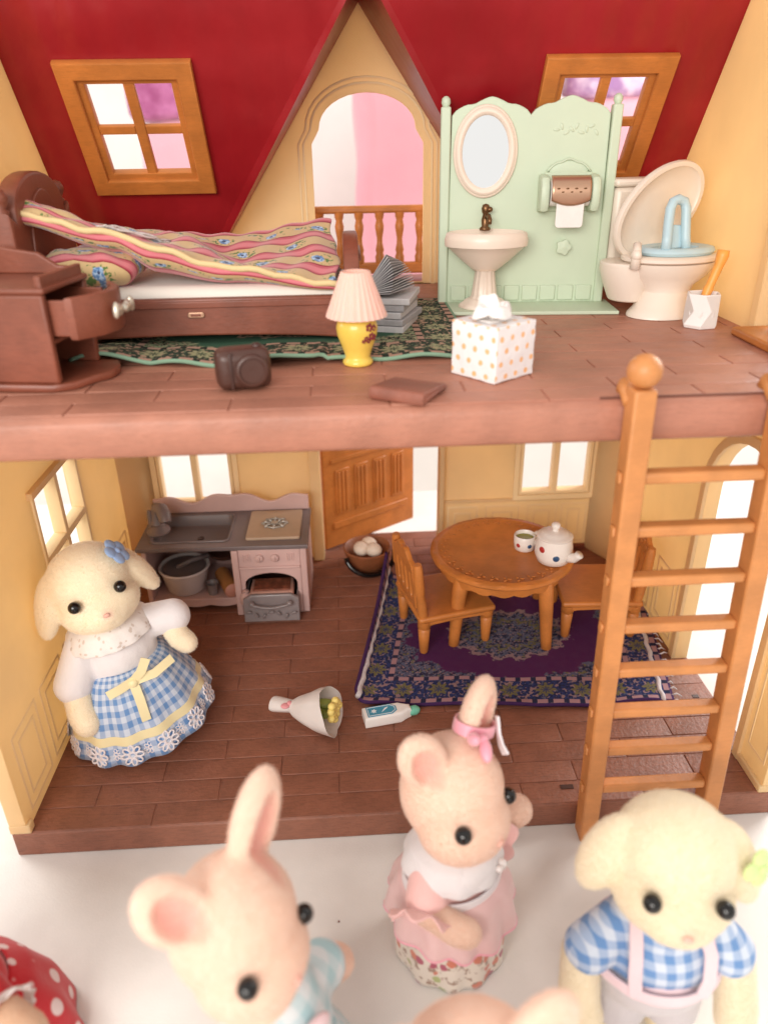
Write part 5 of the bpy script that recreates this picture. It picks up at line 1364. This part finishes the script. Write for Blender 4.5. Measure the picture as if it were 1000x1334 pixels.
cloth_blob('bodice', [('e', (0, 0, .42), (.142, .126, .17)), ('e', (0, .005, .52), (.112, .10, .075)), ('c', (-.10, -.01, .50), (-.160, -.045, .42), .062, .066), ('c', (.095, .0, .47), (.168, .028, .43), .060, .064)], M['ging2'], bg_, .30, .59)
skirt('skirt', [(.135, .36), (.18, .26), (.22, .13), (.235, .004)], 12, .04, M['ging2'], bg_)
bm = BM(); ell(bm, (.02, -.118, .53), (.05, .018, .028), RZ(.1), 14, 8); ob('pink_bow', bm, M['strap'], bg_, 0, 180)

# rabbit whose ears and crown only reach into the bottom of the picture
br_, HM = toy('toy_rabbit', 'peach toy rabbit with only its ears and crown showing at the bottom edge', 'toy rabbit', (.172, -1.050, TZ+.001), R(4), 'fur_pink', RABBIT, .600, (20, 0, 0),
    [ear_at((-.070, .02, .100), (-.50, .35, .78), (-.2, -.9, .3), (.050, .032, .080)), ear_at((.070, .02, .100), (.45, .40, .80), (.2, -.9, .3), (.062, .034, .095))],
    [[((-.10, -.01, .38), .045), ((-.17, -.05, .30), .043)], [((.105, .0, .38), .045), ((.185, -.035, .30), .043)]], rb_body)
skirt('dress', [(.110, .42), (.135, .33), (.17, .20), (.20, .004)], 12, .04, M['pinkc'], br_)

# ------------------------------------------------------------------ lamb boy in overalls
ears_b = [ear_at((-.108, .010, .095), (-.42, -.02, -.90), (-.7, -.5, .5), (.058, .038, .115)), ear_at((.108, .010, .095), (.42, -.02, -.90), (.7, -.5, .5), (.058, .038, .115))]
lb, HM = toy('toy_lamb', 'pale toy lamb in blue gingham shirt and grey overalls at the right foreground', 'toy lamb', (.706, -.620, TZ+.001), R(-5), 'fur_cream2', LAMB, .600, (-4, 2, -3), ears_b,
    [[((-.105, -.01, .40), .048), ((-.185, -.03, .31), .047), ((-.190, -.085, .20), .050), ((-.180, -.10, .175), .048)], [((.105, -.01, .40), .048), ((.185, -.03, .31), .047), ((.190, -.085, .20), .050), ((.185, -.10, .175), .048)]],
    [('e', (0, 0, .31), (.125, .105, .15)), ('e', (0, .005, .43), (.095, .085, .08)), ('c', (-.062, 0, .17), (-.062, -.01, .05), .062, .056), ('c', (.062, 0, .17), (.062, -.01, .05), .062, .056), ('e', (-.064, -.03, .035), (.052, .075, .036)), ('e', (.064, -.03, .035), (.052, .075, .036))])
cloth_blob('shirt', [('e', (0, 0, .33), (.142, .122, .13)), ('e', (0, .005, .425), (.116, .104, .075)), ('c', (-.100, -.01, .40), (-.168, -.03, .335), .058, .062), ('c', (.100, -.01, .40), (.168, -.03, .335), .058, .062)], M['ging'], lb, .24, .478)
cloth_blob('overalls', [('e', (0, 0, .25), (.150, .128, .115)), ('c', (-.064, 0, .20), (-.066, -.005, .10), .084, .080), ('c', (.064, 0, .20), (.066, -.005, .10), .084, .080)], M['denim'], lb, .085, .312)
skirt('waist_tape', [(.152, .318), (.156, .290)], 9, .01, M['strap'], lb, .87, 0, 1, .002)
bm = BM(); sph(bm, T(0, -.105, .285) @ Matrix.Diagonal((.075, .030, .038, 1)), 20, 12); ob('bib_pocket', bm, M['strap'], lb, 0, 180)
for s in (-1, 1):
    ob('strap', ribbon([(s*.075, -.125, .300), (s*.085, -.122, .36), (s*.085, -.105, .42), (s*.075, -.04, .472)], .030, .005, Vector((1, 0, 0))), M['strap'], lb, 0, 60)
M['lime'] = cloth('lime_felt', lambda g: g.mix(g.noise(9, 3), (0.52, 0.66, 0.25), (0.62, 0.74, 0.34)))
felt_flower(lb, HM @ Vector((.168, -.045, .055)), HM.to_3x3() @ Vector((.45, -.9, .15)), M['lime'], 'leaf_clip', .032, 4)

# ------------------------------------------------------------------ red dress figure at the left edge
rd, HM = toy('toy_animal', 'tan toy animal with brown ear in red polka dot dress at the left edge', 'toy animal', (-1.000, -.625, TZ+.001), R(-14), 'fur_tan', RABBIT, .560, (0, 0, -6),
    [ear((-.10, .02, .12), (.05, .03, .06), RY(R(-25))), ear((.128, .015, .058), (.04, .03, .05), RY(R(25)))],
    [[((-.10, -.01, .37), .045), ((-.17, -.05, .28), .043)], [((.105, -.02, .37), .045), ((.190, -.05, .350), .044), ((.262, -.075, .345), .048)]], rb_body, k=1.02)
cloth_blob('bodice', [('e', (0, 0, .30), (.134, .118, .13)), ('e', (0, .005, .385), (.108, .098, .07)), ('c', (.105, -.02, .37), (.160, -.045, .348), .058, .060)], M['polka'], rd, .23, .42)
skirt('skirt', [(.125, .29), (.17, .24), (.215, .13), (.235, .004)], 12, .04, M['polka'], rd)
skirt('lace_cuff', [(.060, .0), (.072, .02)], 12, .06, M['lace'], rd)[0].matrix_local = T(.186, -.048, .350) @ Vector((.95, -.30, -.05)).to_track_quat('Z', 'Y').to_matrix().to_4x4()
bm = BM(); ell(bm, HM @ Vector((.140, .010, .060)), (.050, .036, .058), HM.to_3x3().to_4x4() @ RY(R(25)), 18, 12); ob('brown_ear', bm, flock('brown_flock', (0.16, 0.035, 0.02)), rd, 0, 180)
bpy.data.scenes.remove(TS)
